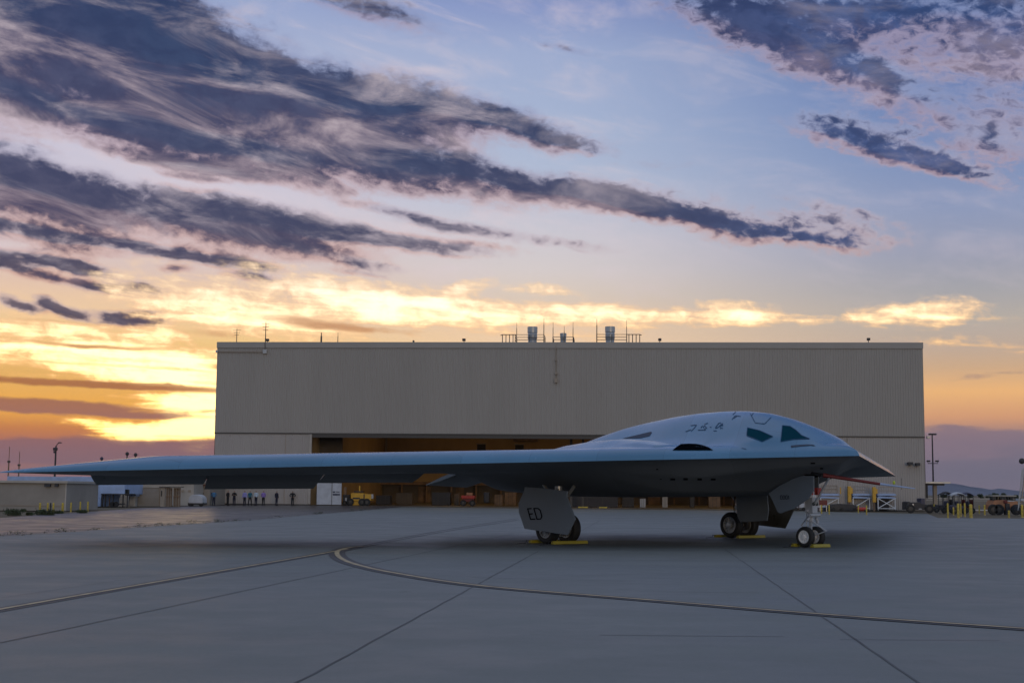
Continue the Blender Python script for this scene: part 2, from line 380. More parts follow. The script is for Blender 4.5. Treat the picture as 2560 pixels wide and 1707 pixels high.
# aircraft skin: pale blue grey coating, with a faint broad mottling
def air_mat(name, col, rough=.32, spec=.6):
    m = mat(name, col, rough, spec=spec, var=.07, vscale=.3)
    nt = m.node_tree; t = T(nt); b = nt.nodes['Principled BSDF']
    tc = nt.nodes.new('ShaderNodeTexCoord').outputs['Object']
    # panels: faint tone steps and seams running with the wing's edges
    p1 = t.mapping(tc, (0, 0, 0), (0, 0, R(-57.4)), (2.6, 1.5, 1)); br = nt.nodes.new('ShaderNodeTexBrick'); nt.links.new(p1, br.inputs[0])
    br.inputs['Color1'].default_value = (.93, .93, .93, 1); br.inputs['Color2'].default_value = (1.05, 1.05, 1.05, 1); br.inputs['Mortar'].default_value = (.8, .8, .8, 1)
    br.inputs['Scale'].default_value = .55; br.inputs['Mortar Size'].default_value = .004; br.inputs['Brick Width'].default_value = 1.4; br.inputs['Row Height'].default_value = .8
    old = b.inputs['Base Color'].links[0].from_socket
    nt.links.new(t.mix(1.0, old, br.outputs[0], 'MULTIPLY'), b.inputs['Base Color'])
    bp = nt.nodes.new('ShaderNodeBump'); bp.inputs['Strength'].default_value = .35; bp.inputs['Distance'].default_value = .03
    nt.links.new(t.noise(t.mapping(tc, (0, 0, 0), (0, 0, R(-57)), (3.2, .8, 1)), 1.1, 4, .55), bp.inputs['Height']); nt.links.new(bp.outputs[0], b.inputs['Normal'])
    return m
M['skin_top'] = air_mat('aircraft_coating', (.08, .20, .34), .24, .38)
M['skin_shaded'] = air_mat('aircraft_shaded_coating', (.115, .128, .142), .6)  # darker copy of the coating, underside shade put into its colour
M['door_in'] = mat('gear_door_coating', (.135, .165, .20), .5, var=.06)
M['wind'] = mat('cockpit_glass', (.006, .045, .07), .35, spec=0, var=.05)
M['intake'] = mat('intake_black', (.003, .004, .006), .9, spec=0)
M['grey_vent'] = mat('vent_grey', (.05, .065, .10), .6, spec=.1)
M['mark'] = mat('marking_ink', (.008, .05, .12), .5, spec=.1)
M['ink'] = mat('stencil_ink', (.008, .01, .014), .8, spec=.05)

# ------------------------------------------------------------------ ground
def ground_mat(name, base, rough, kind):
    m = bpy.data.materials.new(name); m.use_nodes = True; nt = m.node_tree; t = T(nt); b = nt.nodes['Principled BSDF']
    p = nt.nodes.new('ShaderNodeNewGeometry').outputs['Position']
    big = t.noise(p, .035, 4, .5); midn = t.noise(p, .5, 6, .6); fine = t.noise(p, 14, 5, .65)
    st = t.noise(t.mapping(p, (0, 0, 0), (0, 0, R(4)), (14, .8, 1)), .35, 6, .6)
    k = t.add(t.mul(t.m('SUBTRACT', big, .5), .35), t.add(t.mul(t.m('SUBTRACT', midn, .5), .34), t.add(t.mul(t.m('SUBTRACT', fine, .5), .3), t.mul(t.m('SUBTRACT', st, .5), .55))))
    k = t.add(1.0, k)
    col = t.vm('SCALE', tuple(base[:3]), sc=k)
    if kind == 'apron':
        spots = t.step(t.noise(p, 1.1, 3, .5), .66, .76)
        col = t.mix(t.mul(spots, .35), col, tuple(c * .5 for c in base[:3]) + (1,))
        sm = t.step(t.noise(t.mapping(p, (3, 5, 0), (0, 0, R(9)), (9, 1, 1)), .22, 5, .7), .56, .7)
        col = t.mix(t.mul(sm, .3), col, tuple(c * .55 for c in base[:3]) + (1,))
    nt.links.new(col, b.inputs['Base Color'])
    nt.links.new(t.step(t.add(midn, t.mul(st, .5)), .5, 1.0, rough - .1, rough + .1), b.inputs['Roughness'])
    b.inputs['Specular IOR Level'].default_value = {'apron': .25, 'asphalt': .22, 'dirt': .05}[kind]
    bp = nt.nodes.new('ShaderNodeBump'); bp.inputs['Strength'].default_value = .35; bp.inputs['Distance'].default_value = .01
    nt.links.new(t.noise(p, 30, 5, .7), bp.inputs['Height']); nt.links.new(bp.outputs[0], b.inputs['Normal'])
    return m
G_apron = ground_mat('apron_concrete', (.150, .163, .160), .55, 'apron')
G_asph = ground_mat('old_asphalt', (.075, .07, .072), .36, 'asphalt')
G_dirt = ground_mat('desert_dirt', (.15, .125, .09), .9, 'dirt')
G_line = mat('taxi_line_yellow', (.38, .30, .18), .6, var=.35, vscale=2.5)
G_blk = mat('taxi_line_black', (.045, .045, .05), .6, var=.35, vscale=2)
G_joint = mat('joint_sealant', (.075, .08, .085), .7, var=.4, vscale=1)

def sheet(name, pts, z, m, kind='structure'):
    me = bpy.data.meshes.new(name); me.from_pydata([(p[0], p[1], z) for p in pts], [], [tuple(range(len(pts)))])
    me.materials.append(m); o = bpy.data.objects.new(name, me); COL.objects.link(o)
    if me.polygons[0].normal.z < 0: me.flip_normals()
    return tag(o, kind=kind)
_q = [-40000, -12000, -4000, -1500, -600, -250, -100, 0, 100, 250, 600, 1500, 4000, 12000, 40000]
_g = MB().quadgrid([[(x, y, -.06) for x in _q] for y in [-3000, -600, -100, 0, 100, 250, 600, 1500, 4000, 12000, 40000]]).build('ground', G_dirt)
tag(_g, kind='structure')
A0 = gp(0, 1340); A1 = gp(626, 1299.5); A2 = gp(1000, 1267.5)
B0 = gp(0, 1294); B1 = gp(354, 1269.5); B2 = gp(517, 1262.7)
da = (A0 - A1).normalized(); db = (B0 - B1).normalized()
sheet('apron', [A0 + da * 100, (400, A0.y + da.y * 100, 0), (400, 160, 0), (gp(2560, 1296) + Vector((60, 0, 0))), gp(2345, 1294), gp(2320, 1284), gp(1990, 1277), gp(1000, 1266.5), A1], -.004, G_apron)
sheet('asphalt_road', [A0 + da * 100, A0, A1, A2, gp(1000, 1262.5), gp(700, 1262), B2, B1, B0, (B0.x - 16, B0.y - 60, 0), (B0.x - 30, -43, 0)], 0.0, G_asph)

def ribbon(name, pix, width, m, z, smooth=True, parent=None, world=None):
    pts = [gp(*q) for q in pix] if world is None else [Vector(p) for p in world]
    if smooth and len(pts) > 2:
        out = []; P_ = [pts[0] * 2 - pts[1]] + pts + [pts[-1] * 2 - pts[-2]]
        for i in range(1, len(P_) - 2):
            for k in range(10):
                t = k / 10; a, b_, c, d = P_[i - 1], P_[i], P_[i + 1], P_[i + 2]
                out.append(.5 * ((2 * b_) + (c - a) * t + (2 * a - 5 * b_ + 4 * c - d) * t * t + (3 * b_ - a - 3 * c + d) * t ** 3))
        pts = out + [pts[-1]]
    rows = [[], []]
    for i, p in enumerate(pts):
        d = (pts[min(i + 1, len(pts) - 1)] - pts[max(i - 1, 0)]); d.z = 0; d.normalize(); n = Vector((-d.y, d.x, 0))
        rows[0].append((p.x + n.x * width / 2, p.y + n.y * width / 2, z)); rows[1].append((p.x - n.x * width / 2, p.y - n.y * width / 2, z))
    o = MB().quadgrid(rows).build(name, m, parent)
    return o
S = 1.0884
curve = [(x * S, y * S) for x, y in [(835, 1254.5), (800, 1258), (779, 1264), (774, 1272), (786, 1284), (820, 1297), (900, 1315), (1100, 1345), (1500, 1379), (1900, 1412), (2352, 1444), (2500, 1455)]]
line2 = [(x * S, y * S) for x, y in [(-60, 1410), (0, 1399.5), (300, 1347), (600, 1295), (765, 1266.5), (800, 1260)]]
line3 = [(x * S, y * S) for x, y in [(800, 1260), (920, 1235), (1050, 1212), (1190, 1190)]]
tag(ribbon('taxi_line', line2, .42, G_blk, .004), kind='structure')
tag(ribbon('taxi_line', curve, .52, G_blk, .008), kind='structure')
tag(ribbon('taxi_line', line2, .12, G_line, .012), kind='structure')
tag(ribbon('taxi_line', curve, .15, G_line, .016), kind='structure')
tag(ribbon('taxi_line', line3, .10, G_blk, .004), kind='structure')
tag(ribbon('taxi_line', [(x, y + 4) for x, y in line3], .08, G_blk, .006), kind='structure')
def jitter(p0, p1, n, amp):
    a, b_ = gp(*p0), gp(*p1); d = (b_ - a); nn = Vector((-d.y, d.x, 0)).normalized(); r_ = random.Random(p0[0])
    return [a + d * (i / n) + nn * r_.uniform(-amp, amp) for i in range(n + 1)]
for p0, p1, wd in [((1346, 1377), (738, 1707), .032), ((1812, 1372), (2310, 1715), .032), ((-30, 1612), (1284, 1333), .03), ((-40, 1500), (700, 1390), .015),
                   ((1180, 1442), (1560, 1452), .03), ((1500, 1586), (1960, 1590), .03), ((1600, 1478), (1900, 1480), .03), ((2100, 1597), (2500, 1600), .025), ((1500, 1300), (1420, 1345), .03), ((800, 1340), (1500, 1341), .03), ((-20, 1340), (1000, 1266.5), .16)]:
    tag(ribbon('apron_joint', None, wd, G_joint, .0025 if p0[0] != -20 else .004, False, world=jitter(p0, p1, 40, wd * .35)), kind='structure')
# weeds and grit along the asphalt edge
# far hills
def hills(name, prof, Y0, thick):
    rows = []
    top = [at_y(x, y, Y0) for x, y in prof]
    r_ = random.Random(3); fr = []
    for k, (t, hh) in enumerate([(-1, 0), (-.6, .35), (-.3, .7), (0, 1), (.4, .6), (1, 0)]):
        rows.append([(p.x, Y0 + t * thick + r_.uniform(-20, 20), -1 + (p.z + 1) * hh * (1 if t == 0 else r_.uniform(.95, 1.04))) for p in top])
    return tag(MB().quadgrid(rows).build(name, M['hill'], None, True), kind='structure')
def fr(pts, n=14):
    out = []; r_ = random.Random(5)
    for a, b_ in zip(pts, pts[1:]):
        for k in range(n): out.append((a[0] + (b_[0] - a[0]) * k / n, a[1] + (b_[1] - a[1]) * k / n + r_.uniform(-.9, .9)))
    return out + [pts[-1]]
hills('hills', fr([(2000, 1222), (2200, 1214), (2300, 1207), (2350, 1203), (2378, 1208), (2398, 1211), (2420, 1216), (2440, 1218), (2462, 1224), (2480, 1226), (2500, 1221), (2520, 1224), (2545, 1231), (2600, 1228), (2700, 1222), (2900, 1228)]), 9000, 900)
hills('hills', fr([(-700, 1202), (-300, 1205), (0, 1207), (300, 1208), (600, 1210), (900, 1214), (1400, 1219)]), 11000, 900)

# ------------------------------------------------------------------ aircraft
TH = R(39.4); TL = math.tan(R(32.6)); BS = 25.25; DN = 49.8
Npos = at_y(2148, 1140, DN)
BACK = Vector((-math.sin(TH), math.cos(TH), 0)); LAT = Vector((-math.cos(TH), -math.sin(TH), 0))
NG = Vector((Npos.x, Npos.y, 0))
air = empty('stealth_bomber', NG, math.pi / 2 + TH, 'pale blue flying wing bomber parked on the apron with its gear doors open', 'aircraft')
AM = Matrix.Translation(NG) @ Matrix.Rotation(math.pi / 2 + TH, 4, 'Z')
AMI = AM.inverted()
BANK = .0111
CH = 6.35            # chord (along the fuselage) of the outer wing up to the hinge line
VC = (18.95 - CH) / (2 * TL)      # spanwise place of the rear crank
def u_le(v): return TL * abs(v)
def u_te(v):
    v = abs(v); a = TL * v + CH; b_ = 18.95 - TL * v; t = TL * BS + (BS - v) * TL
    return min(max(a, b_) if v < VC else a, t)
def keel(v): return 3.37 - .0254 * abs(v)
def te_z(v):
    v = abs(v)
    return 2.58 + (2.86 - 2.58) * min(1, v / VC) if v < VC else 2.86 - .006 * (v - VC)
def sm(x, a, b_):
    t = max(0., min(1., (x - a) / (b_ - a))); return t * t * (3 - 2 * t)
def interp(x, xs, ys): return float(np.interp(x, xs, ys))
from numpy import interp as _npi
def spline(xs, ys):
    xs = np.array(xs, float); ys = np.array(ys, float); g = np.linspace(xs[0], xs[-1], 400)
    y = np.interp(g, xs, ys)
    k = np.hanning(17); k /= k.sum(); yp = np.concatenate([np.full(8, y[0]) , y, np.full(8, y[-1])]); y2 = np.convolve(yp, k, 'valid')
    return lambda x: float(np.interp(x, g, y2))
dome = spline([0, .3, .8, 1.1, 1.7, 2.56, 3.3, 4.2, 5.2, 6.1, 7.5, 8.8, 10.5, 11.6, 12.8, 13.8, 15.2, 17, 18.95],
              [3.50, 3.56, 3.62, 3.74, 4.08, 4.54, 4.84, 5.07, 5.185, 5.215, 5.19, 5.10, 4.90, 4.74, 4.50, 4.26, 3.9, 3.3, 2.66])
belly = spline([0, 1, 2.57, 3.3, 4.3, 5.4, 6.8, 8, 13, 14.9, 15.9, 18, 18.95], [3.37, 3.06, 2.66, 2.42, 2.02, 1.88, 1.84, 1.83, 1.84, 1.97, 2.06, 2.32, 2.58])
nac = spline([2, 4.2, 4.7, 6, 7.5, 9, 10.5, 11.6, 13, 14.5, 16], [3.2, 3.5, 3.78, 3.96, 4.06, 4.02, 3.88, 3.68, 3.4, 3.1, 2.7])
def wing_top(u, v, c, e):
    x = e / max(c, 1e-4); k = keel(v); t = te_z(v) if c > .01 else k
    if abs(v) > BS - 9: pass
    sc = min(1., c / CH) ** .85
    tw = .47 * sc; x1 = min(1., e / (1.5 * sc + 1e-4))
    rise = tw * math.sqrt(max(0, 1 - (1 - x1) ** 2.2))
    kk = k + (t + .07 * sc - k) * sm(x, 0, 1) * (1 if c > 0 else 0)
    return kk + rise * (1 - sm(x, .3, 1) * .98)
def z_top(u, v):
    a = abs(v); le = u_le(v); te = u_te(v); c = te - le; e = u - le; zt = wing_top(u, v, c, e)
    if a < 9 and c > 0:
        # engine bulge: rises sharply behind the leading edge at the intake
        nz = nac(u) ; wn = 1.95
        q = (a - 4.45) / wn
        if abs(q) < 1:
            lip = sm(e, 1.12, 1.36) if abs(q) < .62 else sm(e, 1.1, 2.8)
            f = (math.cos(q * math.pi / 2) ** 1.1) * lip * sm(te - u, 0, 3)
            zt = max(zt, zt + (nz - zt) * f) if nz > zt else zt
        # cockpit dome
        wd = min(3.35, 1.0 + .95 * u) if u < 8 else 3.35 - .12 * (u - 8)
        if a < wd:
            q = a / wd; f = (1 - q * q) ** 1.45
            dz = dome(u); lead = sm(e, 0.15, 1.0) if u > 1 else sm(e, .0, .9)
            zd = zt + (dz - zt) * f * lead
            zt = max(zt, zd)
        ed = sm(te - u, 0, .9); zt = te_z(v) + .07 + (zt - te_z(v) - .07) * ed if te - u < .9 else zt
    return zt
def z_bot(u, v):
    a = abs(v); le = u_le(v); te = u_te(v); c = te - le; e = u - le
    k = keel(v); t = te_z(v); sc = min(1., max(0, c) / CH) ** .85; x = e / max(c, 1e-4)
    wb = k + (t - .07 * sc - k) * x - .16 * sc * math.sin(math.pi * min(1, x)) ** .8
    q = e + .30 * a
    f = 1 - sm(a, 3.2, 8.4)
    if f > 0:
        zb = min(belly(min(q, 12)), 9) if u < 12 else belly(u)
        z2 = wb + (zb - wb) * f * sm(e, 0, .8 + .25 * min(a, 4))
        if a < 1e9: wb = min(wb, z2)
        if te - u < 1.0: wb = (t - .07) + (wb - (t - .07)) * sm(te - u, 0, 1.0)
    return wb
vs = [0, .3, .6, .9, 1.2, 1.5, 1.8, 2.1, 2.4, 2.65, 2.9, 3.05, 3.2, 3.35, 3.5, 3.7, 3.9, 4.1, 4.3, 4.5, 4.7, 4.9, 5.1, 5.3, 5.5, 5.7, 5.9, 6.1, 6.4, 6.8, 7.3, 7.9, 8.5, 9.1, VC]
vs += list(np.linspace(VC + .5, BS - 5, 22)) + list(BS - 5 * (1 - np.linspace(0, 1, 22)[1:]) ** 1.0)
vs = sorted(set([round(x, 4) for x in vs])); vs = [-x for x in vs[:0:-1]] + vs
NSEG = 110
ts = np.linspace(0, 1, NSEG); ts = .55 * ts + .45 * ts ** 2.6
body = MB(); top_rows = []; bot_rows = []
for v in vs:
    le, te = u_le(v), max(u_te(v), u_le(v) + .002)
    top_rows.append([(le + (te - le) * t, v, (z_top(le + (te - le) * t, v) if te - le > .01 else keel(v)) - BANK * v) for t in ts])
    bot_rows.append([(le + (te - le) * t, v, (z_bot(le + (te - le) * t, v) if te - le > .01 else keel(v)) - BANK * v) for t in ts])
for r_ in (top_rows, bot_rows):
    for row in r_:
        v = row[0][1]; row[0] = (row[0][0], v, keel(v) - BANK * v)
def shell(name, rows, m, flip):
    mb = MB().quadgrid(rows); me = bpy.data.meshes.new(name); me.from_pydata(mb.v, [], [f[::-1] for f in mb.f] if flip else mb.f)
    me.materials.append(m); me.polygons.foreach_set('use_smooth', [True] * len(me.polygons))
    o = bpy.data.objects.new(name, me); COL.objects.link(o); o.parent = air; return o
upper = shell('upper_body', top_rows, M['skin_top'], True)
lower = shell('lower_body', bot_rows, M['skin_shaded'], False)
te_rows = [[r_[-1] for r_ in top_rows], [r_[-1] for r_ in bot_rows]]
MB().quadgrid(te_rows).build('trailing_edge', M['skin_shaded'], air)
for o, want in ((upper, 1), (lower, -1)):
    if sum(p.normal.z for p in o.data.polygons) * want < 0: o.data.flip_normals()
def bvh_of(*objs):
    V, Fc = [], []
    for o in objs:
        b_ = len(V); V += [AM @ v.co for v in o.data.vertices]; Fc += [tuple(i + b_ for i in p.vertices) for p in o.data.polygons]
    return BVHTree.FromPolygons(V, Fc)
BV_T = bvh_of(upper); BV_B = bvh_of(lower)
def hit(px, py, bv=None):
    d = ray(px, py)
    h = (bv or BV_T).ray_cast(CAM, d, 200)
    if h[0] is None: return None, None
    n = h[1]
    if n.dot(d) > 0: n = -n
    return h[0], n
def patch(name, poly, m, off=.012, bv=None, parent=None, sub=4):
    """a thin plate lying on the aircraft's skin"""
    bm = bmesh.new(); vv = [bm.verts.new((x, y, 0)) for x, y in poly]; bm.faces.new(vv)
    bmesh.ops.triangulate(bm, faces=bm.faces)
    for _ in range(sub): bmesh.ops.subdivide_edges(bm, edges=[e for e in bm.edges if e.calc_length() > 3.0], cuts=1, use_grid_fill=False); bmesh.ops.triangulate(bm, faces=bm.faces)
    bad = []
    for v in bm.verts:
        p, n = hit(v.co.x, v.co.y, bv)
        if p is None: bad.append(v); continue
        v.co = AMI @ (p + n * off)
    if bad: bmesh.ops.delete(bm, geom=bad, context='VERTS')
    me = bpy.data.meshes.new(name); bm.to_mesh(me); bm.free(); me.materials.append(m)
    o = bpy.data.objects.new(name, me); COL.objects.link(o); o.parent = parent or air; return o
def stroke(mb, pix, wpx, off=.014, bv=None, plane=None):
    """painted line on the skin (or on a plane) through picture points, wpx pixels wide"""
    pts = []
    for a, b_ in zip(pix, pix[1:]):
        n = max(1, int(math.dist(a, b_) / 3))
        pts += [(a[0] + (b_[0] - a[0]) * k / n, a[1] + (b_[1] - a[1]) * k / n) for k in range(n)]
    pts.append(pix[-1]); rows = [[], []]
    for i, p in enumerate(pts):
        q0, q1 = pts[max(0, i - 1)], pts[min(len(pts) - 1, i + 1)]; d = math.dist(q0, q1) or 1
        nx, ny = -(q1[1] - q0[1]) / d * wpx / 2, (q1[0] - q0[0]) / d * wpx / 2
        for r_, s_ in ((0, 1), (1, -1)):
            x, y = p[0] + nx * s_, p[1] + ny * s_
            if plane: P_ = on_plane(x, y, *plane)
            else:
                P_, N_ = hit(x, y, bv)
                if P_ is None: return
                P_ = P_ + N_ * off
            rows[r_].append(AMI @ P_)
    mb.quadgrid(rows)
side_w = patch('side_window', [(1869, 1069.5), (1900, 1077), (1932, 1091.5), (1905, 1104), (1867, 1089)], M['wind'])
front_w = patch('windscreen', [(1956, 1064), (1975, 1066), (1990, 1076), (2004, 1089), (2024, 1097), (1985, 1098), (1952, 1104)], M['wind'])
patch('brow_slot', [(1977, 1114), (1990, 1112.5), (2015, 1111), (2032, 1111.5), (2039, 1115), (2026, 1114), (1992, 1117), (1978, 1119)], M['grey_vent'])
patch('intake', [(1681, 1126), (1691, 1118), (1702, 1110.5), (1722, 1109.5), (1740, 1110), (1756, 1113), (1771, 1118.5), (1783, 1126)], M['intake'], off=.02)  # flat black patch paints the dark of the opening, no mouth is cut
patch('auxiliary_vent', [(1556, 1096), (1590, 1088), (1628, 1079), (1630, 1081), (1624, 1090), (1599, 1095.5)], M['grey_vent'])
mk = MB()
stroke(mk, [(1869, 1069.5), (1900, 1077), (1932, 1091.5), (1905, 1104), (1867, 1089), (1869, 1069.5)], 1.6, off=.018); mk.build('window_frame', M['mark'], side_w)  # dark outline painted on the skin so the pane looks recessed
mk = MB()
stroke(mk, [(1956, 1064), (1975, 1066), (1990, 1076), (2004, 1089), (2024, 1097), (1985, 1098), (1952, 1104), (1956, 1064)], 1.6, off=.018); mk.build('window_frame', M['mark'], front_w)  # same painted recess edge round the windscreen
mk = MB()
for pl in [[(1876, 1034), (1888, 1057), (1911, 1060), (1928, 1043)], [(1884, 1032), (1878, 1040)], [(1830, 1049), (1838, 1039), (1852, 1041)], [(1834, 1046), (1843, 1040)], [(1854, 1120), (1866, 1123)],
           [(1906, 1058), (1911, 1060)], [(1840, 1029), (1832, 1037)]]: stroke(mk, pl, 1.3)
mk.pieces('panel_line', M['mark'], air)
mk = MB()
for pl in [[(1727, 1064), (1742, 1062), (1736, 1070), (1728, 1078)], [(1714, 1079), (1728, 1074)], [(1752, 1070), (1757, 1064)], [(1758, 1070), (1761, 1064)],
           [(1770, 1058), (1762, 1060), (1763, 1066), (1768, 1070), (1760, 1072)], [(1745, 1075), (1765, 1075)], [(1775, 1068), (1779, 1068)],
           [(1788, 1070), (1797, 1058), (1803, 1057)], [(1789, 1071), (1796, 1068), (1804, 1060)], [(1801, 1068), (1807, 1058), (1807, 1066)], [(1800, 1071), (1807, 1070)], [(1784, 1077), (1792, 1077)]]: stroke(mk, pl, 1.5)
mk.build('nose_marking', M['mark'], air)
mk = MB()
for x, y, w_, h_ in [(1652, 1196.5, 4, 2), (1682, 1197, 12, 4.5), (1714, 1196.5, 11, 5), (1749, 1197, 11, 5), (1783, 1197, 12, 4.5), (1643, 1172, 5, 3), (2032, 1157, 11, 3.5), (2054, 1170, 8, 3)]:
    stroke(mk, [(x - w_ / 2, y), (x + w_ / 2, y)], h_, bv=BV_B)
mk.pieces('belly_port', M['intake'], air)

# drooped control surfaces along the trailing edge
def te_v(px, sec='outer', side=1):
    """spanwise place on the hinge line seen in picture column px"""
    lo, hi = (VC, BS - 2) if sec == 'outer' else (0.0, VC)
    best = None
    for i in range(801):
        v = (lo + (hi - lo) * i / 800) * side
        p = AM @ Vector((u_te(v), v, te_z(v) - BANK * v)) - CAM
        x = CX + F * p.dot(_r) / p.dot(_f)
        if best is None or abs(x - px) < best[0]: best = (abs(x - px), v)
    return best[1]
def elevon(name, v0, v1, L, drop, out_dir, cut0=0, cut1=0):
    """flap between spanwise v0 and v1; L long, its rear edge 'drop' metres lower"""
    rows = []
    for k in range(7):
        t = k / 6; v = v0 + (v1 - v0) * t; u = u_te(v); z = te_z(v) - BANK * v
        hx = .0
        # flap runs square to the hinge line
        e_v = v + (cut0 + (cut1 - cut0) * t)
        rows.append([(u - .02, v, z + .075), (u + .5 * L, v + (e_v - v) * .5, z + .055 - drop * .47), (u + L, e_v, z - drop + .012),
                     (u + L, e_v, z - drop - .012), (u + .5 * L, v + (e_v - v) * .5, z - .075 - drop * .5), (u - .02, v, z - .075), (u - .02, v, z + .075)])
    mb = MB().quadgrid(rows)
    for r_ in (rows[0], rows[-1]):
        b_ = len(mb.v); mb.v += [tuple(p) for p in r_[:6]]; mb.f.append(tuple(range(b_, b_ + 6)))
    return mb.build(name, M['skin_shaded'], air)
E_ = [('outer', 224, 523, .47, -.9, -.5), ('outer', 524.0, 811, .66, -.55, -.42), ('outer', 815, 1062, .44, -.5, -.45)]
for side in (1, -1):
    for sec, p0, p1, drop, c0, c1 in E_:
        d = drop if side == 1 else .12
        elevon('elevon', te_v(p0) * side, te_v(p1) * side, 1.45, d, 0, c0 * side, c1 * side)
    elevon('elevon', te_v(1140, 'inner') * side, te_v(1232, 'inner') * side, 1.5, .5 if side == 1 else .15, 0, .4 * side, .3 * side)

# landing gear
def wheel(parent, loc, r_, wd, m_rim, spokes=14):
    """wheel with its axle along the aircraft's span; tyre with grooves, rim with spokes, hub"""
    ty = MB(); h = wd / 2
    ty.lathe([(-h * .55, r_ * .60), (-h * .9, r_ * .66), (-h, r_ * .80), (-h * .86, r_ * .93), (-h * .5, r_ * .99), (-h * .3, r_), (-h * .28, r_ * .985), (-h * .24, r_ * .985), (-h * .22, r_), (h * .22, r_), (h * .24, r_ * .985), (h * .28, r_ * .985), (h * .3, r_),
              (h * .5, r_ * .99), (h * .86, r_ * .93), (h, r_ * .80), (h * .9, r_ * .66), (h * .55, r_ * .60)], loc, 'y', 40)
    t = ty.build('tyre', M['black'], parent, True)
    rm_ = MB()
    for s_ in (-1, 1):
        rm_.lathe([(s_ * h * .3, r_ * .2), (s_ * h * .42, r_ * .52), (s_ * h * .82, r_ * .56), (s_ * h * .88, r_ * .61), (s_ * h * .8, r_ * .64)], loc, 'y', 32)
        rm_.lathe([(s_ * h * .3, r_ * .24), (s_ * h * .95, r_ * .22), (s_ * h * 1.02, r_ * .16), (s_ * h * 1.02, .001)], loc, 'y', 20)
        for k in range(spokes):
            a = 2 * math.pi * k / spokes
            c, s2 = math.cos(a), math.sin(a)
            rm_.tube([(loc[0] + c * r_ * .2, loc[1] + s_ * h * .72, loc[2] + s2 * r_ * .2), (loc[0] + c * r_ * .56, loc[1] + s_ * h * .8, loc[2] + s2 * r_ * .56)], r_ * .035, 5)
    rm_.build('rim', m_rim, t, True)
    return t
def strut_parts(name, u, v, z1, r_, parent, white=True):
    m_ = M['strut'] if white else M['steel']
    g = MB(); g.tube([(u, v, .28), (u, v, 1.05)], r_ * .7, 12); g.tube([(u, v, .95), (u, v, z1)], r_ * 1.15, 14)
    g.tube([(u, v, 1.0), (u, v, 1.08)], r_ * 1.5, 14); g.tube([(u, v, 1.45), (u, v, 1.52)], r_ * 1.4, 14)
    g.tube([(u + .12, v, .5), (u + .42, v, .82), (u + .12, v, 1.12)], r_ * .35, 8)       # torque link
    g.tube([(u, v, 1.3), (u - .9, v, z1)], r_ * .5, 8)
    g.tube([(u, v - .25, 1.35), (u, v + .25, 1.35)], r_ * .5, 8)
    g.tube([(u - r_ * 1.3, v + .05, 1.6), (u - r_ * 1.2, v + .06, .6)], .02, 6); g.tube([(u + r_, v + .1, 1.7), (u + r_ * 1.4, v + .1, .55)], .015, 6)
    return g.build(name, m_, parent, True)
def main_gear(u, v, side):
    st = strut_parts('main_strut', u, v, 2.2, .13, air, False)
    MB().tube([(u, v - .62, .58), (u, v + .62, .58)], .09, 12).build('axle', M['steel'], st)
    MB().tube([(u, v, .58), (u, v, .9)], .15, 12).build('strut_fork', M['dark'], st)
    for y_, x_ in ((-.16, -.14), (.14, -.15), (.05, .17)):
        MB().tube([(u + x_, v + y_, 2.1), (u + x_ * 1.5, v + y_ * 1.6, 1.4), (u + x_ * 1.1, v + y_ * 2.4, .9), (u, v + y_ * 2.6, .62)], .022, 6).build('hydraulic_hose', M['black'], st, True)
    for s_ in (-.27, .27): MB().lathe([(-.07, .02), (-.07, .26), (.07, .26), (.07, .02)], (u, v + s_, .575), 'y', 20).build('brake', M['dark'], st)
    MB().tube([(u, v, 1.5), (u + .9, v, 2.25)], .06, 8).build('drag_brace', M['steel'], st)
    for s_ in (-.52, .52): wheel(st, (u, v + s_, .575), .575, .40, M['steel'])
    return st
UG, VG = 10.2, 5.85
main_gear(9.75, VG, 1)
_pf = AMI @ gp(1849, 1343.5)      # the far gear, measured on the ground
main_gear(_pf.x, _pf.y, -1)
_pn = AMI @ gp(2027, 1367)
nu, nv = _pn.x, _pn.y
ns = strut_parts('nose_strut', nu, nv, 2.6, .085, air)
g = MB(); g.tube([(nu, nv - .36, .385), (nu, nv + .36, .385)], .06, 10)
g.box(nu - .22, nu + .12, nv - .15, nv + .15, 1.28, 1.85); g.tube([(nu - .2, nv - .3, 1.2), (nu - .2, nv + .3, 1.2)], .06, 10)
g.tube([(nu - .15, nv + .05, .95), (nu - .62, nv - .15, .62), (nu - .1, nv - .05, .42)], .035, 8)
g.tube([(nu - .1, nv - .2, 1.1), (nu - .1, nv - .32, .9)], .05, 8); g.tube([(nu - .1, nv + .2, 1.1), (nu - .12, nv + .34, 1.0)], .05, 8)
g.build('steering_unit', M['strut'], ns, True)
g = MB(); g.box(nu - .26, nu - .1, nv - .34, nv - .12, 1.95, 2.22); g.box(nu - .26, nu - .1, nv + .12, nv + .34, 1.95, 2.22)
g.pieces('red_cover', M['red'], ns)
g = MB()
for y_ in (-.08, .1): g.ball((nu - .25, nv + y_, 1.62), .05, .07, .07)
g.pieces('taxi_light', M['glass'], ns, True)
for s_ in (-.31, .31):
    wheel(ns, (nu, nv + s_, .385), .385, .26, M['white'], 9)

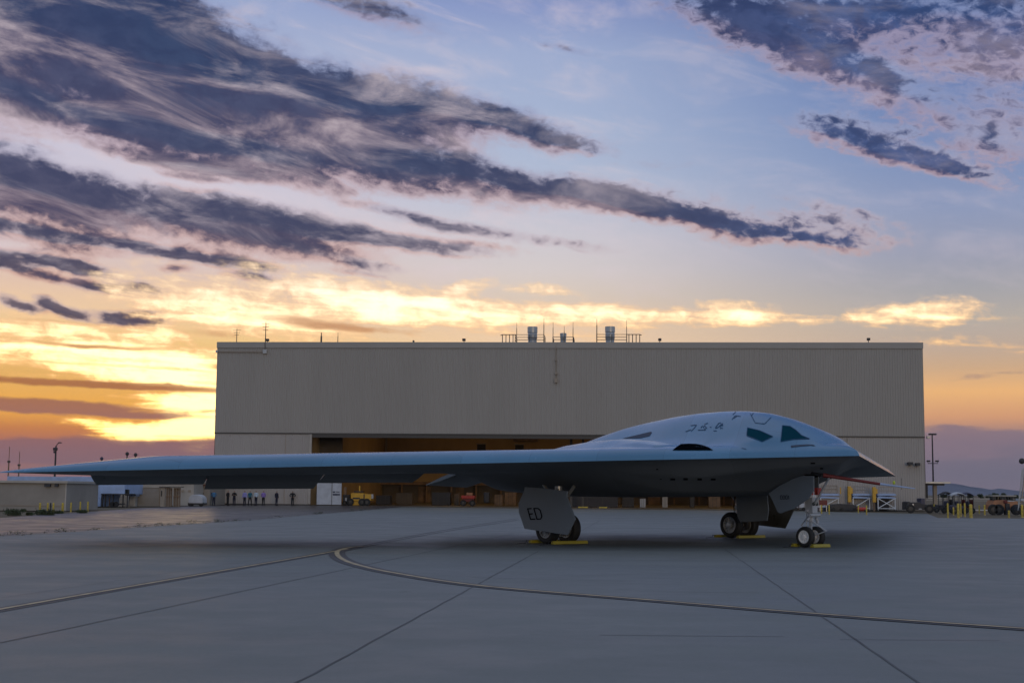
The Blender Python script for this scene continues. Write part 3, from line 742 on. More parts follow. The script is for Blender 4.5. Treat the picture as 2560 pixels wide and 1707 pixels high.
def plate(name, pix, v_or_plane, th, m, parent=air):
    """flat gear door: outline in the picture, standing in a plane of the aircraft"""
    p0, n0 = v_or_plane; pts = [AMI @ on_plane(x, y, p0, n0) for x, y in pix]
    nl = AMI.to_3x3() @ n0
    if nl.y > 0: nl = -nl
    return MB().prism(pts, nl * th).build(name, m, parent, bevel=.015)
def vplane(v, tilt=0.0):
    return (AM @ Vector((10, v, 0)), (LAT + Vector((0, 0, tilt))).normalized())
pl_main = vplane(7.05, .06)
d_near = plate('main_gear_door', [(1311, 1217), (1350, 1219), (1417, 1227), (1416, 1240), (1437, 1297), (1417, 1337), (1311, 1321), (1297, 1281), (1296, 1258), (1310, 1226)], pl_main, .07, M['door_in'])
p0, n0 = pl_main; pl2 = (p0 - n0 * -.012, n0)
mk = MB()
for pl in [[(1319, 1270.5), (1326.5, 1298)], [(1318, 1271.2), (1329, 1270.5)], [(1322.5, 1284.5), (1332, 1283.5)], [(1326, 1297.6), (1338.5, 1296.8)],
           [(1334.5, 1269.5), (1342.5, 1297.6)], [(1333.5, 1270.2), (1345, 1270.2), (1350.5, 1275), (1354.5, 1290), (1351.5, 1296.8), (1341.8, 1297)]]: stroke(mk, pl, 3.0, plane=pl2)
mk.build('door_letters', M['ink'], d_near)
pl_in = vplane(4.6, .0)
pl_far = vplane(_pf.y + 1.1)
plate('main_gear_door', [(1839, 1237), (1917, 1230), (1919, 1260), (1921, 1275), (1917, 1301), (1850, 1305), (1843, 1290)], pl_far, .06, M['door_in'])
pl_far2 = vplane(_pf.y - 1.2, -.05)
plate('main_gear_door', [(1900, 1240), (1985, 1232), (1984, 1274), (1962, 1320.5), (1891, 1312)], pl_far2, .07, mat('gear_door_back', (.06, .062, .055), .35, var=.3, vscale=.8))
pl_n = vplane(nv + .95)
d_nose = plate('nose_gear_door', [(1921, 1233), (1948, 1214), (1983, 1196), (2006, 1189), (2034, 1189), (2034, 1226), (2019, 1248), (1984, 1271), (1950, 1283), (1943, 1279), (1931, 1251)], pl_n, .05, M['door_in'])
p0, n0 = pl_n; pl2 = (p0 + n0 * .012, n0)
mk = MB()
for x in (1951, 1957.5, 1964): stroke(mk, [(x, 1238.5), (x + 4, 1238), (x + 4.4, 1247), (x + .4, 1247.5), (x, 1238.5)], 1.2, plane=pl2)
stroke(mk, [(1971.5, 1238), (1972.2, 1247.5)], 1.5, plane=pl2)
mk.build('door_number', M['ink'], d_nose)
pl_n2 = vplane(nv - .95)
plate('nose_gear_door', [(2030, 1185), (2046, 1190), (2046, 1222), (2034, 1228)], pl_n2, .05, M['door_in'])
# air data boom under the nose
b0 = AMI @ at_y(2058, 1187.5, 50.6); b1 = AMI @ at_y(2200, 1209.5, 50.2); b2 = AMI @ at_y(2288, 1221, 50.0); bm_ = AMI @ at_y(2254, 1216.5, 50.1)
bo = MB().tube([b0, b0.lerp(b1, .1), b1], .085, 12, .05).build('data_boom', M['dark_red'], air, True)
MB().tube([b1, bm_, b2], .042, 10, .014).build('boom_tip', M['bluewhite'], bo, True)
MB().tube([bm_ + Vector((0, 0, -.1)), bm_ + Vector((0, 0, .32))], .008, 6).build('boom_vane', M['dark'], bo)
bx = AMI @ at_y(2235, 1206, 50.1); MB().ball(bx, .05, .04, .07).build('warning_flag', mat('flag_lime', (.5, .6, .05), .6), bo)
b3 = AMI @ at_y(2030, 1182, 51.2); MB().tube([b3, b0.lerp(b3, .2), b0], .05, 8, .08).build('boom_mount', M['dark'], bo)
# black patch behind the boom, painted shade of a recess under the nose
patch('nose_bay_shade', [(2010, 1185), (2040, 1184), (2052, 1187), (2046, 1193), (2026, 1193)], M['intake'], bv=BV_B, off=.03)

# wheel chocks
def chock(loc, rz, label, length=1.5):
    t = empty('wheel_chock', loc, rz, label, 'wheel chock', 'yellow chocks against the wheels')
    h = .13; w_ = .19
    MB().prism([(-length / 2, -w_ / 2, .01), (-length / 2, w_ / 2, .01), (-length / 2, w_ * .32, h), (-length / 2, -w_ * .32, h)], (length, 0, 0)).build('chock_body', M['chock'], t, bevel=.015)
    MB().tube([(length / 2, 0, .1), (length / 2 + .18, .02, .12), (length / 2 + .3, .1, .02), (length / 2 + .8, .2, .012)], .012, 6).build('rope', M['dark'], t)
    return t
RZ = math.atan2(LAT.y, LAT.x)
def aw(u, v): return AM @ Vector((u, v, 0))
for (u, v, l_, lab) in [(9.75 - .66, VG, 1.75, 'yellow chock in front of the wheels of the near main gear'), (9.75 + .66, VG, 1.75, 'yellow chock behind the wheels of the near main gear under the lettered door'),
                        (_pf.x - .66, _pf.y, 1.8, 'dull yellow chock in front of the far main gear wheels'), (_pf.x + .66, _pf.y, 1.8, 'dull yellow chock behind the far main gear wheels'),
                        (nu - .45, nv, 1.0, 'bright yellow chock in front of the nose wheels'), (nu + .45, nv, 1.0, 'bright yellow chock behind the nose wheels')]:
    chock(aw(u, v), RZ, lab, l_)

# ------------------------------------------------------------------ hangar
L0 = gp(531, 1260.5); R0 = gp(2316, 1278.2)
FX = (R0 - L0).normalized(); FN = Vector((-FX.y, FX.x, 0)); FA = math.atan2(FX.y, FX.x); FW = (R0 - L0).length
hang = empty('hangar', L0, FA, 'huge beige corrugated metal hangar behind the bomber with its wide door open', 'hangar')
FM = Matrix.Translation(L0) @ Matrix.Rotation(FA, 4, 'Z'); FMI = FM.inverted()
def fc(px, py, depth=0.0):
    """picture point -> hangar coordinates (along the front, into the building, up) on the plane 'depth' behind the front"""
    return FMI @ on_plane(px, py, L0 + FN * depth, FN)
ZT = (fc(545, 857).z + fc(2306, 854).z) / 2
zb = (fc(700, 1083.5).z + fc(2200, 1092).z) / 2
XA = fc(779, 1150).x; XB = fc(1996, 1150).x
def ribbed(x0, x1, z0, z1, y=0.0, pitch=.305, d=.05, a=None, b_=None):
    rows = [[], []]; x = x0
    while x < x1 - 1e-6:
        for dx_, dy_ in ((0, 0), (.35, 0), (.45, d), (.9, d)):
            xx = min(x + dx_ * pitch, x1)
            rows[0].append((xx, y - d + dy_, z0)); rows[1].append((xx, y - d + dy_, z1))
        x += pitch
    rows[0].append((x1, y - d, z0)); rows[1].append((x1, y - d, z1))
    return MB().quadgrid(rows)
ribbed(0, FW, zb + .10, ZT - .75).build('upper_siding', M['siding'], hang)
ribbed(.1, XA, .15, zb - .06, .02, .28).build('lower_siding', M['siding2'], hang)
ribbed(XB, FW - .1, .15, zb - .06, .02, .28).build('lower_siding', M['siding2'], hang)
MB().box(-.06, FW + .06, -.14, .4, ZT - .75, ZT).build('parapet', M['siding'], hang, bevel=.03)
mb = MB(); mb.box(-.02, FW + .02, -.09, .12, zb - .06, zb + .10); mb.build('header_band', M['dark_trim'], hang)
MB().box(XA, XB, -.03, .5, zb - .45, zb - .07).build('door_header', M['dark_trim'], hang)
DP = 62.0
mb = MB()
mb.box(-.02, .12, .41, DP, 0, ZT - .3); mb.box(FW - .12, FW + .02, .41, DP, 0, ZT - .3); mb.pieces('side_wall', M['siding'], hang)
MB().box(-.02, FW + .02, DP, DP + .3, 0, ZT - .3).build('rear_wall', M['siding'], hang)
MB().box(.13, FW - .13, .41, DP, ZT - 1.0, ZT - .8).build('roof', M['roof'], hang)
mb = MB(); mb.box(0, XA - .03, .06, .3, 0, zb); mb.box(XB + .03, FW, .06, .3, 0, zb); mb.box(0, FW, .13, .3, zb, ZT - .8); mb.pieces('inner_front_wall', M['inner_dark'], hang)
# interior
MB().box(.2, FW - .2, .5, DP - .2, -.03, .006).build('hangar_floor', M['inner_floor'], hang)
iw = MB(); iw.box(.2, FW - .2, DP - .5, DP - .2, .01, ZT - 1.1)
iw.build('inner_back_wall', M['inner'], hang)
p_l = fc(856, 1110, 9).x
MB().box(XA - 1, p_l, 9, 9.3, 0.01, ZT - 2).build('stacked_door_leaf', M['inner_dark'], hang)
MB().box(XA - 1.4, XA - 1.0, .6, DP - .6, .01, ZT - 2).build('inner_side_wall', M['inner'], hang)
MB().box(XB + 6, XB + 6.4, .6, DP - .6, .01, ZT - 2).build('inner_side_wall', M['inner'], hang)
for x0, x1, m_ in ((885, 889, 'inner_dark'), (914, 919, 'beige'), (963, 967, 'beige'), (1425, 1431, 'dark_trim'), (1455, 1460, 'dark_trim')):
    dd = DP - 3 if x0 < 1000 else 6
    a, b_ = fc(x0, 1110, dd).x, fc(x1, 1110, dd).x
    MB().box(a, b_, dd, dd + .4, .01, ZT - 1.1).build('column', M[m_], hang)
for x0, x1, y0, y1 in ((1193, 1214, 1110, 1130), (1288, 1309, 1111.5, 1130)):
    a, b_ = fc(x0, y0, DP - .5), fc(x1, y1, DP - .5)
    w_ = MB().box(a.x, b_.x, DP - .56, DP - .48, b_.z, a.z).build('inner_window', M['dark'], hang)
    MB().box(a.x - .15, b_.x + .15, DP - .60, DP - .565, a.z, a.z + .15).build('window_frame', M['beige2'], w_)
a = fc(1284, 1098, DP - .6)
MB().box(a.x, fc(1345, 1098, DP).x, DP - 1.2, DP - .6, a.z - .3, a.z + .3).build('duct', M['tan'], hang)
# office block along the back wall
zc, zd = fc(1200, 1205, DP - 6).z, fc(1200, 1213, DP - 6).z
MB().box(fc(830, 1200, DP - 6).x, fc(1980, 1200, DP - 6).x, DP - 6, DP - .6, zd, zc).build('mezzanine', M['tan'], hang)
MB().box(fc(860, 1200, DP - 4).x, fc(1980, 1200, DP - 4).x, DP - 4, DP - .7, .01, zd).build('office_wall', M['inner_dark'], hang)  # dark wall tone paints the shade beneath the mezzanine
for i, x in enumerate(range(880, 1980, 62)):
    a = fc(x, 1230, DP - 6.0); MB().box(a.x - .12, a.x + .12, DP - 5.9, DP - 5.6, .01, zd).build('mezzanine_post', M['tan'], hang)
for i, (x0, x1, y0) in enumerate(((1046, 1076, 1216), (1196, 1226, 1216), (1480, 1530, 1216), (1620, 1650, 1216), (1690, 1760, 1218), (1830, 1880, 1216), (1140, 1160, 1218), (960, 1000, 1218))):
    a, b_ = fc(x0, y0, DP - 4.2), fc(x1, 1250, DP - 4.2)
    MB().box(a.x, b_.x, DP - 4.3, DP - 4.05, .01, a.z).build('office_door', M[('tan', 'inner_dark', 'tan')[i % 3]], hang)  # door tones darkened for the same painted shade
# warm lamps under the hangar roof (their glow fills the interior in the photograph)
for i, (xx, yy) in enumerate(((25, 40), (45, 40), (66, 40), (35, 18), (58, 18))):
    fx = MB().box(xx - 1.2, xx + 1.2, yy - .2, yy + .2, ZT - 2.2, ZT - 2.0).build('ceiling_lamp', mat('lamp_glow', (.8, .5, .2), .5, emit=((1, .62, .22), 6.0)), hang)
    ld = bpy.data.lights.new('ceiling_light', 'AREA'); ld.shape = 'RECTANGLE'; ld.size = 2.4; ld.size_y = .6; ld.energy = 250; ld.color = (1, .58, .22)
    lo = bpy.data.objects.new('ceiling_light', ld); COL.objects.link(lo); lo.parent = hang; lo.location = (xx, yy, ZT - 2.3)
# door leaf standing out at the left jamb, with its notices
a, b_ = fc(793, 1207, -.6), fc(853, 1262, -.6)
leaf = MB().box(a.x, b_.x, -.7, -.5, .12, a.z).build('door_leaf', M['offwhite'], hang, bevel=.02)
c_ = fc(830, 1220, -.7).x
MB().box(c_ - .03, c_ + .03, -.74, -.70, .12, a.z).build('leaf_seam', M['dark_trim'], leaf)
def small_text(txt, parent, loc, size, m_, rz=0):
    cu = bpy.data.curves.new('t', 'FONT'); cu.body = txt; cu.size = size; cu.extrude = .004; cu.align_x = 'CENTER'; cu.space_line = .8
    ob = bpy.data.objects.new('t', cu); COL.objects.link(ob); dg = bpy.context.evaluated_depsgraph_get()
    me = bpy.data.meshes.new_from_object(ob.evaluated_get(dg)); bpy.data.objects.remove(ob)
    me.materials.clear(); me.materials.append(m_)
    o = bpy.data.objects.new('lettering', me); COL.objects.link(o); o.parent = parent; o.location = loc; o.rotation_euler = (R(90), 0, rz)
    return o
t0 = fc(843, 1230, -.7)
for k, (x0, x1, y0, y1) in enumerate(((832, 838, 1227.5, 1231), (840, 849, 1228, 1230), (832, 843, 1233.5, 1238), (840, 850, 1234, 1237.5))):
    p, q = fc(x0, y0, -.7), fc(x1, y1, -.7)
    MB().box(p.x, q.x, -.725, -.702, q.z, p.z).build('notice_plate', M['navy'], leaf)
# wall fittings
def fbox(name, x0, x1, y0, y1, m_, d0=-.35, d1=-.09, parent=None):
    p, q = fc(x0, y0), fc(x1, y1)
    return MB().box(p.x, q.x, d0, d1, q.z, p.z).build(name, m_, parent or hang, bevel=.02)
fbox('conduit_box', 659, 668, 874, 884, M['steel']); fbox('conduit_box', 541, 546, 876, 882, M['steel'])
p, q = fc(546, 879.5), fc(660, 880)
MB().tube([(p.x, -.14, p.z), (q.x, -.14, p.z)], .07, 8).build('conduit', M['trim'], hang)
p, q = fc(1390, 862), fc(1390, 948); MB().tube([(p.x, -.12, p.z), (p.x, -.12, q.z)], .055, 8).build('conduit', M['trim'], hang)
fbox('conduit_box', 1386, 1394, 946, 957, M['trim']); fbox('conduit_box', 1388, 1392, 899, 903, M['trim']); fbox('conduit_box', 1387, 1395, 932, 936, M['trim'])
fbox('wall_lamp', 2267, 2279, 1155, 1162, M['dark'], -.9, -.06); fbox('wall_lamp', 2287, 2297, 1157, 1164, M['dark'], -.9, -.06)
for x in (715, 2117): 
    p = fc(x, 1085); MB().box(p.x - .03, p.x + .03, -.05, -.032, .2, zb - .07).build('siding_seam', M['trim'], hang)
p0_, p1_ = fc(771, 1200), fc(777, 1200); MB().box(p0_.x, p1_.x, -.10, -.04, .2, zb - .07).build('door_edge', M['beige2'], hang)
MB().box(.0, XA, -.06, .1, 0, .15).build('base_curb', M['dark_trim'], hang); MB().box(XB, FW, -.06, .1, 0, .15).build('base_curb', M['dark_trim'], hang)

# ---- things standing on the roof
def roof_thing(name, px, back, label, cat, group=None):
    p = fc(px, 855, back); t = empty(name, FM @ Vector((p.x, back, ZT - .8)), FA, label, cat, group); return t, (lambda x, y: fc(x, y, back) - Vector((p.x, back, ZT - .8)))
def vent(px, x0, x1, ytop, yneck, ybase, back, label):
    t, f = roof_thing('roof_vent', px, back, label, 'roof vent', 'exhaust vents on the hangar roof')
    a, b_ = f(x0, ytop), f(x1, ytop); r_ = (b_.x - a.x) / 2; zt, zn, zm = a.z, f(x0, yneck).z, f(x0, ybase).z
    MB().lathe([(zn + .1, r_ * .8), (zn + .02, r_), (zt, r_), (zt + .02, r_ * .9), (zt - .4, r_ * .85), (zt - .4, .01)], (0, 0, 0), 'z', 28).build('vent_cap', M['steel'], t, True)
    MB().lathe([(zm, r_ * .82), (zm + .12, r_ * .95), (zn - .08, r_ * .93), (zn, r_ * .86)], (0, 0, 0), 'z', 28).build('vent_drum', M['steel'], t, True)
    MB().lathe([(0, r_ * .95), (zm - .1, r_ * .85), (zm, r_ * .82)], (0, 0, 0), 'z', 20).build('vent_base', M['steel'], t, True)
def railing(x0, x1, ytop, back, label, depth=3.0, ladder=0):
    px = (x0 + x1) / 2; t, f = roof_thing('roof_railing', px, back, label, 'railing', 'guard rails round the roof vents')
    a, b_, = f(x0, ytop), f(x1, ytop); z = a.z; w0, w1 = a.x, b_.x
    rl = MB(); ps = MB(); n = max(2, int((w1 - w0) / 1.4))
    for y in (0, depth):
        for k in range(4): rl.tube([(w0, y, z - k * .34), (w1, y, z - k * .34)], .035, 6)
        for k in range(n + 1): ps.tube([(w0 + (w1 - w0) * k / n, y, 0), (w0 + (w1 - w0) * k / n, y, z)], .04, 6)
    for x in (w0, w1):
        for k in range(4): rl.tube([(x, 0, z - k * .34), (x, depth, z - k * .34)], .035, 6)
    if ladder:
        for k in range(4): ps.tube([(w1 if ladder > 0 else w0, .0, 0), (w1 if ladder > 0 else w0, 0, z)], .04, 6)
        e = (w1 + 1.6) if ladder > 0 else (w0 - 1.6); s_ = w1 if ladder > 0 else w0
        rl.tube([(s_, 0, z), (e, 0, z), (e + (.25 if ladder > 0 else -.25), 0, z - .1)], .05, 6)
        for k in range(4): ps.tube([(s_ + (e - s_) * (k + .6) / 3.6, 0, 0), (s_ + (e - s_) * (k + .6) / 3.6, 0, z)], .055, 6)
    rl.build('rail', M['dark_trim'], t); ps.pieces('rail_post', M['dark_trim'], t)
vent(1331, 1319, 1344, 817.5, 832.5, 849, 3.5, 'tall grey drum vent on the roof, left of the three')
vent(1408, 1399.5, 1416, 833.5, 840, 848, 3.5, 'shorter grey vent on the roof between the two tall drums')
vent(1525, 1512.5, 1537.5, 817, 831.5, 849, 3.5, 'tall grey drum vent on the roof, right of the three')
railing(1288, 1360, 836.5, 2.0, 'guard rail round the left tall roof vent', 3, -1)
railing(1382, 1434, 842.5, 2.0, 'low guard rail round the short middle roof vent', 3)
railing(1491.5, 1567, 836, 2.0, 'guard rail round the right tall roof vent', 3, 1)
ROD = 'slim rods standing on the hangar roof'
for px, yt, wd, lab in [(1291.5, 806, .05, 'thin lightning rod at the left end of the left vent rail'), (1359.5, 796, .06, 'tall lightning rod at the right end of the left vent rail'), (1382.5, 805, .05, 'thin rod at the left corner of the middle rail'),
                    (1410.5, 815, .05, 'short rod standing behind the middle vent'), (1432.5, 805, .05, 'thin rod at the right corner of the middle rail'), (1492, 797, .07, 'tall rod at the left corner of the right rail'), (1566.5, 801, .05, 'rod at the right side of the right vent rail'),
                    (803, 831.5, .14, 'thick short dark pole on the roof left of the middle'), (844.5, 831.5, .06, 'thin short pole on the roof, right of the thick one')]:
    t, f = roof_thing('lightning_rod', px, 2.0 if px > 1000 else 1.0, lab, 'lightning rod', ROD); z = f(px, yt).z
    MB().tube([(0, 0, 0), (0, 0, z * .8)], wd, 6, wd * .8).build('rod', M['dark_trim'], t); MB().tube([(0, 0, z * .8), (0, 0, z)], wd * .45, 6).build('rod_tip', M['dark_trim'], t)
for px, yt, lab in [(591.5, 822, 'shorter yagi antenna at the left end of the hangar roof'), (663.5, 804.5, 'tall whip antenna on the roof above the conduit')]:
    t, f = roof_thing('antenna', px, .2, lab, 'antenna'); z = f(px, yt).z
    MB().tube([(0, 0, -.2), (0, 0, z)], .07 if px < 600 else .09, 6, .04).build('mast', M['dark_trim'], t)
    e = MB()
    for k in range(3): e.tube([(-.5 + k * .1, 0, z * (.93 - .12 * k)), (.5 - k * .1, 0, z * (.93 - .12 * k))], .025, 5)
    e.build('element', M['dark_trim'], t)
for px, y0, y1, w_, lab in [(668.5, 847, 853, 8, 'dark floodlight on the roof edge beside the tall antenna'), (1160, 846.5, 852.5, 8, 'dark floodlight on the roof edge left of the vents'), (1034, 851, 855, 4, 'small round-topped fitting on the roof edge'),
                        (1649.5, 846, 852, 8, 'dark floodlight on the roof edge right of the vents'), (2171, 845, 851, 8, 'dark floodlight near the right end of the roof')]:
    t, f = roof_thing('floodlight', px, .3, lab, 'floodlight', 'floodlights on the roof edge'); a, b_ = f(px - w_ / 2, y0), f(px + w_ / 2, y1)
    MB().box(a.x, b_.x, -.25, .15, b_.z, a.z).build('lamp_head', M['dark'], t, bevel=.03); MB().tube([(0, 0, 0), (0, 0, b_.z)], .05, 6).build('bracket', M['dark_trim'], t)
# antenna on the left carries on down the front as a cable
p, q = fc(663.5, 857), fc(663.5, 876); MB().tube([(p.x, -.18, p.z), (q.x, -.18, q.z)], .05, 6).build('cable', M['dark_trim'], hang)

# ------------------------------------------------------------------ people
def skin_mesh(joints, bones):
    """one continuous surface grown over a jointed skeleton: joints name -> (x, y, z, rx, ry)"""
    names = list(joints); me = bpy.data.meshes.new('person'); me.from_pydata([joints[n][:3] for n in names], [(names.index(a), names.index(b_)) for a, b_ in bones], [])
    ob = bpy.data.objects.new('person', me); COL.objects.link(ob)
    sk = ob.modifiers.new('s', 'SKIN'); me.skin_vertices[0].data
    for i, n in enumerate(names):
        v = me.skin_vertices[0].data[i]; v.radius = joints[n][3:5]; v.use_root = (n == 'pelvis')
    ss = ob.modifiers.new('ss', 'SUBSURF'); ss.levels = 1; ss.render_levels = 1
    dg = bpy.context.evaluated_depsgraph_get(); out = bpy.data.meshes.new_from_object(ob.evaluated_get(dg)); bpy.data.objects.remove(ob)
    out.polygons.foreach_set('use_smooth', [True] * len(out.polygons)); return out
def skeleton(pose):
    J = {'pelvis': (0, 0, .95, .14, .10), 'waist': (0, 0, 1.10, .125, .09), 'chest': (0, -.005, 1.30, .15, .10), 'neck0': (0, 0, 1.46, .07, .06), 'neck1': (0, 0, 1.53, .045, .045), 'head0': (0, -.01, 1.60, .072, .08), 'head1': (0, -.005, 1.70, .06, .07)}
    B = [('pelvis', 'waist'), ('waist', 'chest'), ('chest', 'neck0'), ('neck0', 'neck1'), ('neck1', 'head0'), ('head0', 'head1')]
    J['nose'] = (0, -.115, 1.61, .014, .016); B.append(('head0', 'nose'))
    st = {'stride': .16, 'wide': .13}.get(pose, .09)
    for s_, n in ((-1, 'l'), (1, 'r')):
        fy = (.10 * s_ if pose == 'stride' else 0)
        J['hip' + n] = (.085 * s_, 0, .88, .085, .085); J['knee' + n] = (st * s_, -.01 + fy * .5, .48, .055, .06); J['ank' + n] = (st * 1.15 * s_, .02 + fy, .09, .038, .042); J['toe' + n] = (st * 1.25 * s_, -.14 + fy, .035, .035, .03)
        J['sh' + n] = (.185 * s_, 0, 1.40, .055, .055); B += [('chest', 'sh' + n), ('pelvis', 'hip' + n), ('hip' + n, 'knee' + n), ('knee' + n, 'ank' + n), ('ank' + n, 'toe' + n)]
        if pose == 'hips': E, H = (.36 * s_, .04, 1.16), (.19 * s_, -.05, 1.02)
        elif pose == 'crossed': E, H = (.25 * s_, -.03, 1.14), (-.06 * s_, -.19, 1.20 + .02 * s_)
        elif pose == 'folded': E, H = (.24 * s_, .03, 1.13), (.03 * s_, -.20, 1.04)
        elif pose == 'behind': E, H = (.26 * s_, .08, 1.15), (.04 * s_, .18, .98)
        else: E, H = (.23 * s_, .02, 1.13), (.235 * s_, -.06, .88)
        E = Vector(E); H = Vector(H); d = (H - E).normalized()
        J['el' + n] = (*E, .04, .042); J['wr' + n] = (*H, .027, .03); B += [('sh' + n, 'el' + n), ('el' + n, 'wr' + n)]
        pm = H + d * .06; J['palm' + n] = (*pm, .034, .02); B.append(('wr' + n, 'palm' + n))
        side_ = Vector((0, -1, 0)) if abs(d.z) > .6 else Vector((0, 0, 1))
        for k in range(4):
            o_ = side_ * (.026 - .017 * k); a = pm + d * .035 + o_; b_ = a + d * (.045 - .006 * abs(k - 1.3)) + Vector((-.012 * s_, 0, 0))
            J['f%d%s' % (k, n)] = (*a, .009, .009); J['g%d%s' % (k, n)] = (*b_, .008, .008); B += [('palm' + n, 'f%d%s' % (k, n)), ('f%d%s' % (k, n), 'g%d%s' % (k, n))]
        th = H + d * .04 + side_ * .045 ; J['th' + n] = (*th, .011, .011); B.append(('palm' + n, 'th' + n))
    return J, B
PM = {}
def person_parts(pose):
    if pose in PM: return PM[pose]
    J, B = skeleton(pose); body_ = skin_mesh(J, B)
    def part(fn, off):
        bm = bmesh.new(); bm.from_mesh(body_); bm.normal_update()
        nr = [v.normal.copy() for v in bm.verts]
        kill = [f for f in bm.faces if not fn(f.calc_center_median())]
        bmesh.ops.delete(bm, geom=kill, context='FACES'); bm.normal_update()
        for v in bm.verts: v.co += v.normal * off
        me = bpy.data.meshes.new('c'); bm.to_mesh(me); bm.free(); me.polygons.foreach_set('use_smooth', [True] * len(me.polygons)); return me
    def near_hand(c):
        return any((c - Vector(J['palm' + n][:3])).length < .085 for n in 'lr')
    shirt = part(lambda c: .97 < c.z < 1.49 and not near_hand(c) or (.86 < c.z < 1.4 and abs(c.x) > .19 and not near_hand(c)), .014)
    trous = part(lambda c: .08 < c.z < .985 and abs(c.x) < .19 + .1 * (c.z < .75) and not near_hand(c), .016)
    shoes = []
    for n in 'lr':
        a, b_ = Vector(J['ank' + n][:3]), Vector(J['toe' + n][:3]); c = (a + b_) / 2
        mb = MB().ball((c.x, c.y, .045), .052, .135, .045, 12, 8).ball((a.x, a.y, .075), .052, .055, .05, 10, 6)
        me = bpy.data.meshes.new('shoe'); me.from_pydata(mb.v, [], mb.f); me.polygons.foreach_set('use_smooth', [True] * len(me.polygons)); shoes.append(me)
    hair = part(lambda c: c.z > 1.655 or (c.z > 1.58 and c.y > .02), .012)
    ears = MB().ball((-.078, 0, 1.61), .012, .02, .03, 6, 5).ball((.078, 0, 1.61), .012, .02, .03, 6, 5)
    PM[pose] = (body_, shirt, trous, hair, shoes[0], shoes[1]); return PM[pose]
cloth = {k: mat(k + '_cloth', c, .85, var=.15, vscale=8) for k, c in {'black': (.008, .009, .012), 'light_blue': (.25, .36, .62), 'lilac': (.26, .26, .60), 'violet': (.24, .16, .50), 'white': (.45, .55, .66), 'teal': (.02, .12, .18), 'blue': (.06, .17, .32), 'navy': (.01, .012, .03)}.items()}
def person(px, py, pose, shirt, trous, rz, label):
    p = gp(px, py); t = empty('person', p, rz, label, 'person', 'people standing in front of the hangar')
    for nm, me, m_ in zip(('body', 'shirt', 'trousers', 'hair', 'shoe', 'shoe'), person_parts(pose), (M['skin'], cloth[shirt], cloth[trous], M['hair'], M['black'], M['black'])):
        o = bpy.data.objects.new(nm, me); COL.objects.link(o); o.parent = t
        if not me.materials: me.materials.append(m_)
        o.material_slots[0].link = 'OBJECT'; o.material_slots[0].material = m_
    t.scale = (1.03,) * 3
    return t
for a in [(524.5, 1262.5, 'down', 'black', 'black', .5, 'person all in black at the left end, half hidden behind the one in blue'), (534, 1263.8, 'behind', 'blue', 'navy', .2, 'person in a blue shirt and dark trousers, second from the left'),
          (569, 1263.8, 'folded', 'black', 'black', 1.1, 'person in black seen from the side, left of the pair near the wall'), (585, 1263.8, 'crossed', 'black', 'navy', .1, 'person in black with arms crossed, facing the camera, left of the light shirts'),
          (611, 1263.8, 'down', 'lilac', 'navy', -.3, 'person in a lilac shirt, first of the four in bright shirts'), (624.5, 1263.8, 'stride', 'teal', 'black', .4, 'person in a teal shirt with legs apart between two pale shirts'),
          (639.5, 1263.8, 'folded', 'white', 'navy', -.3, 'person in a pale white shirt with hands in front'), (658, 1263.8, 'behind', 'violet', 'black', .2, 'person in a violet blue shirt, last of the four bright shirts'),
          (691, 1263.2, 'down', 'navy', 'navy', .9, 'person in dark navy standing alone, turned sideways'), (731, 1262.6, 'hips', 'black', 'black', .05, 'person in black with hands on hips at the right end')]:
    person(*a)

# ------------------------------------------------------------------ left side: sheds, trailer, tanks
def xat(px, Y, py=1240): return at_y(px, py, Y).x
def zat(px, py, Y): return at_y(px, py, Y).z
def block(mb, px0, px1, pt, pb, Y, depth, org, zb_=None):
    """box between picture columns and rows at distance Y, relative to org"""
    x0, x1 = xat(px0, Y) - org.x, xat(px1, Y) - org.x; z1 = zat((px0 + px1) / 2, pt, Y); z0 = zat((px0 + px1) / 2, pb, Y) if zb_ is None else zb_
    return mb.box(x0, x1, Y - org.y, Y - org.y + depth, max(z0, 0.0), z1)
def standing(name, px, Y, label, cat, group=None, rz=0):
    return empty(name, Vector((xat(px, Y), Y, 0)), rz, label, cat, group)
# beige shed
Y = 116; t = standing('shed', 60, Y, 'low beige shed with flat roof at the far left edge', 'shed'); O = t.location
block(MB(), -160, 165, 1207, 1277, Y, 9, O, 0.0).build('wall', M['beige'], t)
block(MB(), -162, 167.5, 1200, 1206.5, Y - .25, 9.6, O).build('roof', M['beige2'], t, bevel=.03)
block(MB(), 162, 165.5, 1207, 1277, Y - .06, .05, O, .02).build('corner_trim', M['beige2'], t)
for a, b_ in ((109, 124), (135, 143)): block(MB(), a, b_, 1209, 1216, Y - .3, .28, O).build('wall_light', M['dark'], t)
block(MB(), -160, 161, 1262, 1263, Y - .05, .04, O).build('base_trim', M['trim'], t)
